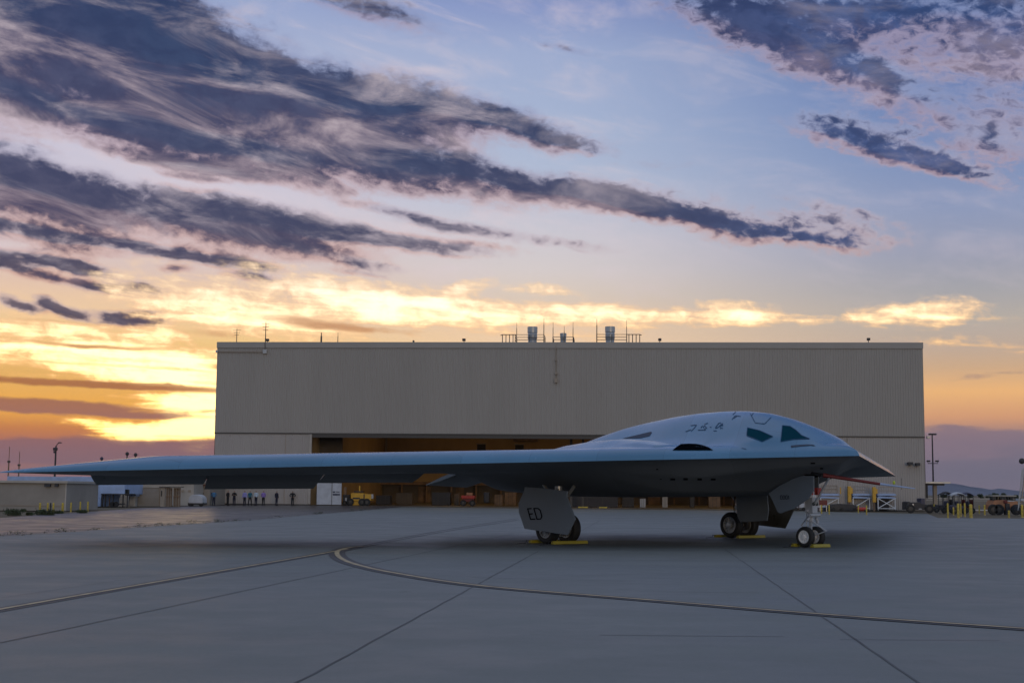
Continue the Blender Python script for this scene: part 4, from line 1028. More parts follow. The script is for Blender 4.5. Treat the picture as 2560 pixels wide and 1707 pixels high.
# upper slab of roof behind with masts
Y = 142; t = standing('trailer', 240, Y, 'pale blue white trailer with a shut side door and raised floor', 'trailer'); O = t.location
block(MB(), 16, 253, 1191, 1243, Y, 7, O).build('trailer_body', M['bluewhite'], t)
block(MB(), 160, 252, 1191, 1264, Y + .05, 6.8, O, .05).build('skirt', M['bluewhite'], t)
block(MB(), 253, 311, 1196, 1235, Y, 7, O).build('rear_body', M['bluewhite'], t)
block(MB(), 252, 318, 1233.5, 1235.5, Y - .4, 3, O).build('floor_beam', M['dark'], t)
for a in (255, 262, 281, 306, 317):
    block(MB(), a, a + 2.2, 1236, 1263, Y, .2, O, 0.0).build('support_leg', M['dark'], t)
dl = block(MB(), 203, 220.5, 1206, 1251, Y - .08, .07, O).build('door', M['bluewhite'], t)
block(MB(), 202, 223, 1204.5, 1206.5, Y - .14, .12, O).build('door_frame', M['navy'], dl); block(MB(), 220.7, 222.5, 1206.5, 1251, Y - .14, .12, O).build('door_frame', M['navy'], dl)
block(MB(), 312.5, 319, 1223, 1238, Y + .2, .6, O).build('window', M['glass'], t)
Y = 139
t = standing('equipment_rack', 195, Y, 'dark low equipment rack under the trailer door, behind the yellow posts', 'rack'); O = t.location
block(MB(), 176, 219, 1251.5, 1254, Y, 2, O).build('shelf', M['dark'], t); block(MB(), 180, 216, 1256, 1262, Y + .5, 1.2, O, .2).build('crate', M['dark'], t)
for a in (177, 196, 216): block(MB(), a, a + 1.5, 1254, 1268, Y, .1, O, 0).build('leg', M['dark'], t)
t = standing('gas_cart', 168, 134, 'small dark cart at the corner of the beige shed', 'cart'); O = t.location
block(MB(), 164.5, 171, 1251, 1262, 134, 1, O).build('cart_body', M['dark'], t, bevel=.05); block(MB(), 166, 172, 1262, 1268, 134, 1, O, .1).build('frame', M['dark'], t)
MB().lathe([(-.1, .001), (-.1, .25), (.1, .25), (.1, .001)], (.3, -.05, .25), 'y', 14).build('wheel', M['black'], t)
Y = 144
t = standing('drum_cart', 300, Y, 'small dark wheeled cart under the raised trailer end', 'cart'); O = t.location
block(MB(), 293, 308, 1258, 1262, Y - 2, 1, O, .25).build('cart_body', M['dark'], t, bevel=.05)
for a in (296, 305): MB().lathe([(-.1, .001), (-.1, .28), (.1, .28), (.1, .001)], (xat(a, Y) - O.x, -2.1, .28), 'y', 14).build('wheel', M['black'], t)
t = standing('hanging_door', 268, Y, 'rusty brown panel standing under the raised trailer', 'panel'); block(MB(), 264, 275, 1238, 1263, Y + 1, .1, t.location, 0).build('panel_board', M['tan'], t)
# second small unit on the trailer end
t = standing('air_unit', 333, 150, 'grey blue air conditioning unit on the end of the beige container', 'air conditioner'); O = t.location
block(MB(), 322, 341, 1219, 1240, 147.2, 1.2, O).build('casing', M['bluewhite'], t, bevel=.04); block(MB(), 334, 339.5, 1222, 1238, 147.1, .08, O).build('grille', M['dark'], t); block(MB(), 326, 330, 1222, 1238, 147.1, .08, O).build('grille', M['navy'], t)
block(MB(), 324, 339, 1240, 1263, 147.4, .8, O, 0).build('stand', M['steel'], t)
# beige containers
Y = 149; t = standing('container', 370, Y, 'long beige storage container with a flat front', 'container'); O = t.location
ribm = MB(); x0, x1 = xat(322, Y) - O.x, xat(403, Y) - O.x; zt = zat(360, 1218, Y)
block(MB(), 322, 403, 1218, 1263, Y, 2.5, O, .05).build('container_body', M['beige'], t)
block(MB(), 321, 404, 1216.5, 1218.5, Y - .1, 2.7, O).build('top_rail', M['beige2'], t); block(MB(), 398, 399.5, 1219, 1262, Y - .08, .07, O, .1).build('door_post', M['trim'], t)
t = standing('tool_shed', 407, Y, 'narrow beige tool shed between the container and the rusty gates', 'shed'); O = t.location
block(MB(), 400.5, 412, 1217.5, 1262, Y - .3, 2, O, 0).build('wall', M['beige2'], t); block(MB(), 397, 414, 1216, 1218, Y - .6, 2.5, O).build('roof', M['dark_trim'], t); block(MB(), 402, 404.5, 1226, 1240, Y - .38, .06, O).build('vent', M['dark'], t)
for (a, b_, lab) in ((415, 429, 'rusty tan gate rack with tall bars, left of two'), (434, 450, 'rusty tan gate rack with tall bars, right of two')):
    t = standing('bottle_rack', (a + b_) / 2, Y, lab, 'rack', 'rusty bar racks beside the container'); O = t.location
    pw = MB()
    for k in range(6):
        x = a + (b_ - a) * k / 5; block(MB(), x - .7, x + .7, 1219, 1263, Y - 1, .12, O, 0).build('upright', M['tan'] if k % 2 else M['trim'], t)
    for y_ in (1219, 1240): block(MB(), a - 1, b_ + 1, y_, y_ + 1.6, Y - 1.1, .1, O).build('cross_bar', M['tan'], t)
    block(MB(), a - 2, b_ + 1.5, 1216, 1217.8, Y - 1.6, 1.4, O).build('cover', M['dark_trim'], t); block(MB(), a, b_, 1220, 1262, Y - .5, .1, O, .1).build('back_panel', M['beige'], t)
Y = 158; t = standing('white_building', 400, Y, 'long pale beige flat roofed building behind the container', 'building'); O = t.location
block(MB(), 318, 484, 1204, 1263, Y, 10, O, 0).build('wall', M['beige2'], t); block(MB(), 316, 486, 1201.5, 1204.5, Y - .3, 10.6, O).build('roof', M['offwhite'], t)
for a, b_ in ((453, 459), (470, 476)): block(MB(), a, b_, 1224, 1229, Y - .1, .09, O).build('vent', M['trim'], t)
t = standing('annex_building', 505, 165, 'grey annex joined to the left end of the hangar with a red pipe', 'building'); O = t.location
block(MB(), 484, 524, 1200, 1263, 163, 12, O, 0).build('wall', M['beige'], t); block(MB(), 486, 516, 1211, 1213.5, 162.6, .3, O).build('pipe', M['dark_red'], t)
block(MB(), 486, 492, 1216, 1228, 162.7, .28, O).build('box', M['dark'], t); block(MB(), 501, 507, 1231, 1236, 162.7, .28, O).build('box', M['dark'], t); block(MB(), 487, 520, 1216.5, 1218.5, 162.8, .18, O).build('ledge', M['trim'], t)
t = standing('small_trailer', 489, 152, 'small white round nosed trailer parked by the annex', 'trailer'); O = t.location
pts = []
for k in range(13):
    a = math.pi * k / 12; pts.append((-.78 * math.cos(a), 0, .55 + .75 * math.sin(a) ** .7))
pts += [(.78, 0, .35), (-.78, 0, .35)]
MB().prism(pts, (0, 2.2, 0)).build('shell', M['offwhite'], t, bevel=.05); MB().box(-.85, .85, .1, 2.1, .2, .36).build('chassis', M['dark'], t)
for a in (-.6, .6): MB().lathe([(-.09, .001), (-.09, .26), (.09, .26), (.09, .001)], (a, .2, .26), 'y', 14).build('wheel', M['black'], t)
t = standing('storage_box', 477, 153, 'low dark box beside the small white trailer', 'box'); block(MB(), 473, 480, 1256, 1262, 153, 1, t.location, 0).build('box_body', M['dark'], t, bevel=.04)

# yellow posts
def bollard(px, top, base, wpx, label, m_='yellow', lean=0):
    p = gp(px, base); s_ = p.y / F; t = empty('bollard', p, 0, label, 'bollard', 'yellow safety posts'); r_ = wpx * s_ / 2; h = (base - top) * s_
    MB().tube([(0, 0, 0), (lean, 0, h - r_ * .4)], r_, 12).ball((lean, 0, h - r_ * .4), r_, r_, r_ * .6, 12, 6).build('post', M[m_], t, True)
    MB().lathe([(0, r_ * 1.5), (.05, r_ * 1.4), (.05, .01)], (0, 0, 0), 'z', 14).build('base_collar', M['trim'], t)
for px, tp, bs, wp, lab, m_, ln in [(99.5, 1257, 1278, 5, 'yellow post in front of the beige shed, farthest left', 'yellow', 0), (118.8, 1257, 1279, 4.2, 'yellow post just left of the black post', 'yellow', 0), (125.8, 1257, 1277, 3.6, 'black post among the yellow ones before the shed', 'dark', 0),
                                (133, 1257, 1280, 4.4, 'yellow post just right of the black post', 'yellow', 0), (156, 1257, 1280, 5.5, 'wide yellow post at the right corner of the beige shed', 'yellow', 0), (176.8, 1256, 1281, 3.8, 'yellow post at the left end of the dark rack', 'yellow', 0),
                                (189.4, 1256, 1273, 3.6, 'leaning yellow post before the middle of the dark rack', 'yellow', .25), (200, 1254, 1281, 3.8, 'brightest yellow post before the trailer door', 'yellow', 0), (219, 1254, 1281, 3.8, 'yellow post right of the trailer door, last of the left row', 'yellow', 0)]:
    bollard(px, tp, bs, wp, lab, m_, ln)
# low desert shrubs
def shrub(px, py, wpx, hpx, label, seed):
    p = gp(px, py); s_ = p.y / F; t = empty('shrub', p, 0, label, 'shrub', 'low desert shrubs on the verge'); r_ = random.Random(seed); mb = MB(); W_, H_ = wpx * s_ / 2, hpx * s_
    cl = [(r_.uniform(-.8, .8) * W_, r_.uniform(-.6, .6) * W_ * .6, r_.uniform(.2, .75) * H_) for _ in range(14)]
    for k in range(900):
        c = r_.choice(cl); q = Vector((c[0] + r_.gauss(0, W_ * .17), c[1] + r_.gauss(0, W_ * .17), max(.02, c[2] + r_.gauss(0, H_ * .2))))
        a = Vector((r_.uniform(-1, 1), r_.uniform(-1, 1), r_.uniform(-1, 1))).normalized() * .07; b_ = a.orthogonal().normalized() * .03
        b0_ = len(mb.v); mb.v += [tuple(q - a), tuple(q + b_), tuple(q + a), tuple(q - b_)]; mb.f.append((b0_, b0_ + 1, b0_ + 2, b0_ + 3))
    me = bpy.data.meshes.new('foliage'); me.from_pydata(mb.v, [], mb.f); me.materials.append(M['leaf']); o = bpy.data.objects.new('foliage', me); COL.objects.link(o); o.parent = t
    st = MB()
    for c in cl[:8]: st.tube([(c[0] * .2, c[1] * .2, 0), c], .03, 5, .01)
    st.build('stem', M['tan'], t)
for i, (px, py, w_, h_, lab) in enumerate([(28, 1288, 52, 15, 'wide dark shrub at the far left edge of the verge'), (58, 1278, 16, 5, 'flat little shrub right of the wide left one'), (110, 1287, 44, 14, 'dark shrub in front of the black post'), (74, 1287, 18, 6, 'small low shrub between the two wide shrubs'), (393, 1263.5, 11, 6, 'small green shrub before the beige container'), (341, 1264, 8, 3, 'tiny dark shrub at the left foot of the container'), (205, 1282, 30, 7, 'low weeds at the feet of the right posts'), (150, 1283, 22, 6, 'weeds below the wide corner post')]):
    shrub(px, py, w_, h_, lab, i)
# masts and lamp posts
def lamp_post(px, top, Y, label, kind):
    t = standing('light_pole', px, Y, label, 'light pole', 'tall light poles beside the hangar'); z = zat(px, top, Y); s_ = Y / F
    MB().tube([(0, 0, 0), (0, 0, z)], .17 if kind == 0 else .13, 10, .10 if kind == 0 else .08).build('pole', M['dark'], t)
    hd = MB()
    if kind == 0:
        MB().tube([(0, 0, z - .3), (.15, 0, z + .25), (.5, 0, z + .45)], .06, 6).build('arm', M['dark'], t); hd.box(.3, .75, -.15, .15, z + .36, z + .5)
        hd.build('lamp_head', M['dark'], t, bevel=.03); MB().box(-.35, .2, -.2, .2, z - .65, z - .25).build('lamp_head', M['dark'], t, bevel=.05); MB().box(-.28, 0, -.2, .2, z - 1.0, z - .7).build('lamp_head', M['dark'], t, bevel=.05)
    else:
        MB().box(-.45, .55, -.2, .2, z - .12, z + .1).build('lamp_head', M['dark'], t, bevel=.04); MB().box(-.75, -.35, -.2, .2, z - .6, z - .25).build('lamp_head', M['steel'], t, bevel=.04)
        zz = zat(px, 1158, Y); MB().tube([(-.65, 0, zz + .35), (-.65, 0, zz), (.65, 0, zz), (.65, 0, zz + .35)], .05, 6).build('arm', M['dark'], t)
        for a in (-.65, .5): MB().box(a - .15, a + .3, -.15, .15, zz + .2, zz + .42).build('lamp_head', M['dark'], t, bevel=.04)
lamp_post(134.5, 1114, 190, 'dark light pole rising above the left wing tip', 0)
lamp_post(2334, 1085, 185, 'slim light pole right of the hangar with lamps half way up', 1)
for px, yt, lab in ((18, 1116, 'taller slim antenna mast at the far left'), (44, 1128, 'shorter slim antenna mast right of the taller one')):
    t = standing('antenna_mast', px, 200, lab, 'antenna mast', 'slim masts at the far left'); z = zat(px, yt, 200); MB().tube([(0, 0, 0), (0, 0, z * .72)], .13, 8, .09).build('mast', M['tan'], t); MB().tube([(0, 0, z * .72), (0, 0, z)], .05, 6).build('mast_tip', M['tan'], t); MB().box(-.16, .16, -.16, .16, z * .70, z * .74).build('mast_joint', M['dark_trim'], t)
for px, yt, lab in ((314, 1129, 'distant lattice mast with a round top, left of two'), (335, 1131.5, 'distant lattice mast with a round top, right of two')):
    t = standing('lattice_mast', px, 420, lab, 'lattice mast', 'distant masts over the left wing'); z = zat(px, yt, 420); MB().ball((0, 0, z - .6), .55, .55, .6).build('mast_head', M['dark'], t, True)
    for a, b_ in ((-1, -1), (1, -1), (0, 1)): MB().tube([(a * 1.4, b_ * 1.2, 0), (0, 0, z - .8)], .13, 5).build('leg', M['dark'], t)
    MB().box(-1.1, 1.1, -.08, .08, z * .955, z * .96).build('cross_arm', M['dark'], t)
t = standing('radar_dome', 250.5, 400, 'small dark radar dome peeping over the left wing', 'radar dome'); z = zat(250.5, 1141.5, 400)
MB().ball((0, 0, z - .5), .5, .5, .5, 14, 8).build('dome', M['navy'], t, True); MB().tube([(0, 0, 0), (0, 0, z - .8)], .25, 8).build('tower', M['dark'], t)

# ------------------------------------------------------------------ right side of the hangar
# timber-and-steel shelter joined to the corner
Y = 176; t = standing('canopy_shelter', 2340, Y, 'flat roofed shelter standing out from the right end of the hangar', 'shelter'); O = t.location
block(MB(), 2314, 2378, 1203.5, 1208.5, Y, 7, O).build('canopy', M['steel'], t, bevel=.04); block(MB(), 2318, 2362, 1208.6, 1213, Y + .4, .4, O).build('beam', M['dark'], t)
block(MB(), 2334.5, 2343, 1212, 1272, Y + 1, .5, O, 0).build('post', M['trim'], t); block(MB(), 2316, 2320, 1209, 1245, Y + .5, .4, O).build('bracket', M['dark'], t)
# fence lines and flat desert structures far out
for px0, px1, y0, y1, Y, m_, lab in [(2200, 2560, 1244.5, 1246.8, 620, 'beige2', 'long pale low barrier across the far field, upper one'), (2200, 2700, 1250.5, 1252, 480, 'beige2', 'long pale low barrier across the field, nearer one')]:
    t = standing('barrier', (px0 + px1) / 2, Y, lab, 'barrier', 'low barriers across the field'); block(MB(), px0, px1, y0, y1, Y, .5, t.location).build('wall', M[m_], t)
# distant trees in the haze
def tree(px, Y, hpx, wpx, label, seed):
    t = standing('tree', px, Y, label, 'tree', 'far trees on the horizon'); s_ = Y / F; H_ = hpx * s_; W_ = wpx * s_ / 2; r_ = random.Random(seed)
    MB().tube([(0, 0, 0), (.1, 0, H_ * .5)], .22, 6, .1).build('trunk', M['tan'], t)
    mb = MB(); cl = [(r_.uniform(-.7, .7) * W_, r_.uniform(-.5, .5) * W_, r_.uniform(.35, .85) * H_, r_.uniform(.25, .45) * W_) for _ in range(9)]
    for k in range(500):
        c = r_.choice(cl); q = Vector((c[0] + r_.gauss(0, c[3] * .6), c[1] + r_.gauss(0, c[3] * .6), c[2] + r_.gauss(0, c[3] * .4)))
        a = Vector((r_.uniform(-1, 1), r_.uniform(-1, 1), r_.uniform(-1, 1))).normalized() * .45; b_ = a.orthogonal().normalized() * .3
        b0_ = len(mb.v); mb.v += [tuple(q - a), tuple(q + b_), tuple(q + a), tuple(q - b_)]; mb.f.append((b0_, b0_ + 1, b0_ + 2, b0_ + 3))
    mb.build('crown', M['leaf'], t)
for i, (px, w_, h_, lab) in enumerate([(2488, 16, 9, 'bushy far tree left behind the orange truck'), (2510, 16, 9, 'bushy far tree right behind the orange truck'), (2450, 12, 6, 'small far tree in the gap between carts and truck'), (2470, 12, 6, 'small far tree just left of the orange truck'),
                                   (2425, 14, 5, 'low far tree above the rightmost canopy cart'), (2540, 12, 6, 'far tree beside the ladder truck'), (2360, 14, 5, 'low far tree seen past the shelter post')]):
    tree(px, 700, h_ + 6, w_, lab, i + 20)

# yellow-and-white work stands
def stand(px0, px1, Y, label, tall=1213, arm='right', dark_back=False):
    t = standing('work_stand', (px0 + px1) / 2, Y, label, 'work stand', 'white work stands along the hangar wall'); O = t.location
    x0, x1 = xat(px0, Y) - O.x, xat(px1, Y) - O.x; z1, z2, zr = zat(px0, 1236, Y), zat(px0, 1244, Y), zat(px0, tall, Y); D = 2.4
    dk = MB(); dk.prism([(x0, 0, z1 - .06), (x0 + .15, 0, z1 + .14), (x1 - .1, 0, z1 + .14), (x1 + .15, 0, z1 - .02), (x1, 0, z1 - .12), (x0 + .1, 0, z1 - .12)], (0, D, 0)); dk.build('upper_deck', M['bluewhite'], t, bevel=.02)
    MB().prism([(x0 + .05, 0, z2 + .06), (x0 + .2, 0, z2 + .2), (x1, 0, z2 + .08), (x1 + .1, 0, z2 - .08), (x0 + .1, 0, z2 - .05)], (0, D, 0)).build('lower_deck', M['bluewhite'], t, bevel=.02)
    for x in (x0 + .1, x1 - .05):
        for y in (0.05, D - .05): MB().tube([(x, y, .1), (x, y, z2)], .06, 6).build('leg', M['white'], t); MB().lathe([(-.05, .001), (-.05, .12), (.05, .12), (.05, .001)], (x, y, .12), 'y', 10).build('castor', M['black'], t)
    br = MB(); br.tube([(x0 + .1, .05, .35), (x1 - .05, .05, z2 - .05)], .055, 6); br.build('diagonal_brace', M['white'], t)
    if dark_back: MB().tube([(x1 - .05, .05, .35), (x0 + .1, .05, z2 - .05)], .05, 6).build('diagonal_brace', M['white'], t); MB().box(x0 + .25, x1 - .5, 1.2, 2.0, .2, z2 - .25).build('cabinet', M['dark'], t)
    MB().tube([(x0 + .1, .05, .32), (x1 - .05, .05, .32)], .05, 6).build('lower_rail', M['white'], t)
    for k in range(3): MB().tube([(x0 + .25, .1, zr - k * .42), (x1 - .15, .1, zr - k * .42)], .035, 6).build('guard_rail', M['trim'], t)
    for x in (x0 + .25, x1 - .15): MB().tube([(x, .1, z1), (x, .1, zr)], .035, 6).build('rail_post', M['trim'], t)
    xa = x1 + .1 if arm == 'right' else x0 - .45
    a = MB(); a.box(xa, xa + .38, .2, .6, z1 - .9, zr); a.box(xa + .1, xa + .55, .15, .6, z1 + .1, zr - .2); a.build('lift_mast', M['amber'], t, bevel=.03)
    MB().box(xa + .08, xa + .26, .3, .5, 0.0, z1 - .9).build('mast_foot', M['tan'], t)
stand(2050, 2097, 166, 'white topped work stand nearest the nose gear, half hidden by it', 1213, 'right')
stand(2131, 2175, 165, 'middle white topped work stand with a yellow mast on its left', 1215, 'left')
stand(2193, 2239, 164, 'rightmost white topped work stand with crossed braces and a dark cabinet', 1217, 'left', True)
Y = 160; t = standing('covered_equipment', 2110, Y, 'low black covered equipment between yellow posts in front of the stands', 'equipment'); O = t.location
x0, x1 = xat(2074, Y) - O.x, xat(2146, Y) - O.x; h = zat(2110, 1259, Y)
pr = [(x0, 0, .05), (x0 + .1, 0, h * .7), (x0 + .5, 0, h * .93), (-.2, 0, h), (x1 - .7, 0, h * .96), (x1 - .1, 0, h * .7), (x1, 0, .05)]
MB().prism(pr, (0, 1.8, 0)).build('cover', M['dark'], t, bevel=.06)
for x in (x0 + .4, -.3, x1 - .4): MB().lathe([(-.1, .001), (-.1, .2), (.1, .2), (.1, .001)], (x, -.05, .2), 'y', 12).build('wheel', M['black'], t)
Y = 158; t = standing('red_sign', 2058, Y, 'dark red notice board on short legs beside the nose gear', 'sign'); O = t.location
block(MB(), 2048, 2068, 1249.5, 1262.5, Y, .12, O).build('board', M['dark_red'], t, bevel=.02)
for a in (2050, 2066): block(MB(), a - .8, a + .8, 1262, 1280, Y + .02, .08, O, 0).build('leg', M['steel'], t)
t = standing('fire_bottle', 2153, 157, 'small red wheeled extinguisher between two yellow posts', 'extinguisher'); O = t.location
MB().lathe([(-.5, .01), (-.46, .2), (.46, .2), (.5, .01)], (0, 0, .32), 'x', 12).build('cylinder', M['red'], t, True); MB().box(-.55, .55, -.15, .15, .08, .14).build('frame', M['dark_red'], t)
for a in (-.4, .4): MB().lathe([(-.06, .001), (-.06, .14), (.06, .14), (.06, .001)], (a, -.2, .14), 'y', 12).build('wheel', M['black'], t)
t = standing('ground_cart', 2000, 160, 'white and striped ground cart behind the nose gear door', 'cart'); O = t.location
block(MB(), 1986, 2010, 1259, 1270, 160, 1.2, O, .35).build('cart_body', M['offwhite'], t, bevel=.04); block(MB(), 1984, 2012, 1269, 1273, 159.9, 1.4, O, .25).build('bed', M['dark'], t); block(MB(), 1995, 1998, 1256, 1268, 159.8, .1, O, .4).build('handle', M['navy'], t)
for a in (1988, 2008): MB().lathe([(-.07, .001), (-.07, .22), (.07, .22), (.07, .001)], (xat(a, 160) - O.x, -.15, .22), 'y', 12).build('wheel', M['black'], t)
t = standing('steel_cabinet', 2030, 163, 'pale steel cabinet against the wall behind the nose strut', 'cabinet'); block(MB(), 2029, 2040, 1222, 1278, 163, .8, t.location, 0).build('casing', M['offwhite'], t, bevel=.03)
for a, yy in ((2031, 1240), (2031, 1258)): block(MB(), a, a + 7, yy, yy + 1, 162.95, .04, t.location).build('door_line', M['trim'], t)
t = standing('tool_chest', 2062, 162, 'low cluttered tool chest under the first work stand', 'chest'); block(MB(), 2040, 2070, 1268, 1279, 162, 1, t.location, 0).build('drawers', M['navy'], t, bevel=.03); block(MB(), 2044, 2066, 1264, 1268, 162.2, .6, t.location).build('tray', M['offwhite'], t)

for px, tp, bs, wp, lab in [(2054, 1262, 1284, 3.4, 'yellow post in front of the red notice board'), (2073, 1262, 1286, 3.4, 'yellow post at the left end of the black covered equipment'), (2146, 1263, 1283, 2.8, 'thin yellow post at the right end of the black covered equipment'),
                            (2166.5, 1263, 1287, 3.4, 'yellow post right of the red extinguisher'), (2370, 1258, 1295, 4.0, 'tall yellow post at the left end of the cart row'), (2384, 1268, 1288, 3.4, 'short yellow post behind the first tall one'), (2396, 1259, 1295, 6, 'wide yellow post before the middle canopy cart'),
                            (2402.5, 1259, 1292, 3, 'thin yellow post touching the wide middle one'), (2412.5, 1258, 1292, 4.2, 'yellow post between the two wide posts'), (2427.5, 1261, 1295, 8, 'widest yellow post before the right canopy cart'), (2448.5, 1263, 1285, 3.2, 'slim yellow post in the gap right of the carts'), (2462, 1262, 1288, 4, 'dull yellow post left of the orange truck'),
                            (2522.5, 1276, 1295, 4.6, 'short yellow post in front of the orange truck'), (2556, 1262, 1294, 6, 'yellow post at the far right edge of the picture')]:
    bollard(px, tp, bs, wp, lab)

def wheel_at(parent, x, z, r_, y=-.1, w_=.22, rim=True):
    b_ = MB().lathe([(-w_ / 2, r_ * .5), (-w_ / 2, r_ * .9), (-w_ * .3, r_), (w_ * .3, r_), (w_ / 2, r_ * .9), (w_ / 2, r_ * .5)], (x, y, z), 'y', 18).build('wheel', M['black'], parent, True)
    if rim: MB().lathe([(-w_ * .45, .001), (-w_ * .45, r_ * .3), (-w_ * .35, r_ * .52), (w_ * .35, r_ * .52), (w_ * .35, .001)], (x, y, z), 'y', 14).build('rim', M['dark_trim'], b_, True)
# dark tow tractor by the hangar corner
Y = 150; t = standing('tow_tractor', 2298, Y, 'low black tow tractor parked at the right corner of the hangar', 'tow tractor'); O = t.location
f = lambda px: xat(px, Y) - O.x
g_ = lambda py: zat(2298, py, Y)
MB().prism([(f(2267), 0, .35), (f(2267.5), 0, g_(1255)), (f(2272), 0, g_(1253)), (f(2276), 0, g_(1255.5)), (f(2300), 0, g_(1255)), (f(2302), 0, g_(1258)), (f(2328), 0, g_(1263)), (f(2331), 0, g_(1268)), (f(2330), 0, .35)], (0, 2.0, 0)).build('body', M['dark'], t, bevel=.05)
MB().box(f(2303), f(2314), .2, 1.8, g_(1262), g_(1245)).build('seat_back', M['navy'], t, bevel=.06); MB().tube([(f(2300), .9, g_(1256)), (f(2297), .9, g_(1251))], .03, 6).build('steering_column', M['steel'], t)
for a in (2275, 2322): wheel_at(t, f(a), .48, .48)
MB().box(f(2280), f(2284), -.04, 0, .5, 1.0).build('step', M['steel'], t); MB().ball((f(2300), -.03, .45), .2, .04, .06).build('side_light', M['steel'], t)
Y = 156; t = standing('flat_dolly', 2350, Y, 'low black flat dolly between the tow tractor and the canopy carts', 'dolly'); O = t.location
f = lambda px: xat(px, Y) - O.x
MB().prism([(f(2334), 0, .3), (f(2337), 0, .95), (f(2350), 0, .8), (f(2367), 0, .9), (f(2368), 0, .3)], (0, 1.8, 0)).build('body', M['dark'], t, bevel=.04)
for a in (2340, 2362): wheel_at(t, f(a), .3, .3)
MB().box(f(2333), f(2336), -.03, .02, .7, .95).build('reflector', M['yellow'], t)
# canopy carts
def cart(px, Y, wpx, label, fab, seatm, htop):
    t = standing('canopy_cart', px, Y, label, 'utility cart', 'carts with canopies parked at the right'); O = t.location; s_ = Y / F; W_ = wpx * s_ / 2; H_ = zat(px, htop, Y)
    MB().prism([(-W_, 0, .42), (-W_ * .95, 0, .85), (-W_ * .5, 0, .95), (-W_ * .35, 0, .6), (W_ * .1, 0, .6), (W_ * .2, 0, .85), (W_ * .95, 0, .85), (W_, 0, .42)], (0, 1.3, 0)).build('body', M[seatm], t, bevel=.04)
    cn = MB(); rows = []
    for k in range(9):
        a = -1 + k / 4; z = H_ - .30 * a * a
        rows.append([(W_ * 1.05 * a, -.1, z - .12), (W_ * 1.05 * a, .65, z), (W_ * 1.05 * a, 1.4, z - .12)])
    c_ = cn.quadgrid(rows).build('canopy', M[fab], t, True); md = c_.modifiers.new('s', 'SOLIDIFY'); md.thickness = .06
    for x in (-W_ * .9, W_ * .9, -W_ * .1):
        for y in (0, 1.3): MB().tube([(x, y, .8), (x, y, H_ - .3 if abs(x) > W_ * .5 else H_ - .08)], .035, 6).build('post', M['dark'], t)
    MB().box(-W_ * .2, W_ * .25, .1, 1.2, .85, 1.35).build('seat', M['navy'], t, bevel=.06); MB().tube([(W_ * .45, .4, .85), (W_ * .35, .4, 1.3)], .03, 6).build('steering_column', M['dark'], t)
    MB().box(W_ * .8, W_ * 1.0, .1, 1.2, .85, 1.5).build('rear_panel', M['dark_red'] if seatm != 'dark' else M['dark'], t, bevel=.03)
    for a in (-.65, .65): wheel_at(t, W_ * a, .32, .32)
cart(2369, 150, 30, 'canopy cart with a dark top, leftmost of three', 'dark', 'dark', 1228)
cart(2397, 147, 36, 'canopy cart with a pale grey top, middle of three', 'offwhite', 'navy', 1229.5)
cart(2421, 150, 26, 'canopy cart with a black top and red back, rightmost of three', 'navy', 'dark_red', 1229.5)
# orange truck
Y = 142; t = standing('orange_truck', 2511, Y, 'faded orange utility truck with a square windowed cab and white roof edge', 'truck'); O = t.location
f = lambda px: xat(px, Y) - O.x
g_ = lambda py: zat(2511, py, Y)
MB().prism([(f(2480), 0, .5), (f(2480), 0, g_(1262)), (f(2486), 0, g_(1250)), (f(2512), 0, g_(1249)), (f(2516), 0, g_(1252)), (f(2544), 0, g_(1252)), (f(2545), 0, .5)], (0, 2.1, 0)).build('body', M['orange'], t, bevel=.05)
MB().box(f(2481.5), f(2541), -.08, 2.2, g_(1240.5), g_(1237.5)).build('roof', M['beige2'], t, bevel=.03)
for x0, x1 in ((2482, 2485), (2487, 2490), (2504, 2508), (2511, 2515), (2530, 2534), (2537, 2540)): MB().box(f(x0), f(x1), .02, .12, g_(1251), g_(1240.5)).build('cab_post', M['dark'], t)
MB().box(f(2482), f(2540), .9, .98, g_(1250), g_(1241)).build('window', M['glass'], t)
MB().box(f(2512), f(2522), -.25, .5, .0 + .02, g_(1258)).build('tank', M['dark'], t, bevel=.05); MB().box(f(2508), f(2518), -.1, .3, g_(1258), g_(1250)).build('hose_reel', M['dark_red'], t, bevel=.04)
for a in (2481, 2495, 2538): wheel_at(t, f(a), .55, .55, -.12, .3)
MB().box(f(2524), f(2544), -.05, .0, .6, g_(1262)).build('side_panel', M['orange'], t); MB().box(f(2516), f(2535), -.06, .1, g_(1253), g_(1251)).build('bonnet_edge', M['offwhite'], t)
# ladder truck at the right edge
Y = 138; t = standing('ladder_lift', 2558, Y, 'tall lattice ladder lift leaning up at the right edge of the picture', 'ladder lift'); O = t.location
f = lambda px: xat(px, Y) - O.x
g_ = lambda py: zat(2558, py, Y)
for dx_, m_ in ((0, 'steel'), (6, 'trim')):
    MB().tube([(f(2547 + dx_), .3, .5), (f(2562 + dx_), .3, g_(1170))], .07, 6).build('boom_rail', M[m_], t)
ld_ = MB()
for k in range(14):
    q = k / 13; a = Vector((f(2547), .3, .5)).lerp(Vector((f(2562), .3, g_(1170))), q); b_ = Vector((f(2553), .3, .5)).lerp(Vector((f(2568), .3, g_(1170))), min(1, q + .03)); ld_.tube([a, b_], .035, 5)
ld_.build('rung', M['steel'], t)
MB().box(f(2552), f(2585), 0, 2, .45, 1.0).build('chassis', M['dark'], t, bevel=.04); MB().box(f(2553), f(2566), 0, 1.6, g_(1252), g_(1246)).build('basket', M['offwhite'], t, bevel=.03); MB().ball((f(2560), .3, g_(1152)), .3, .2, .3).build('boom_head', M['dark'], t, True)
for a in (2556, 2578): wheel_at(t, f(a), .45, .45)
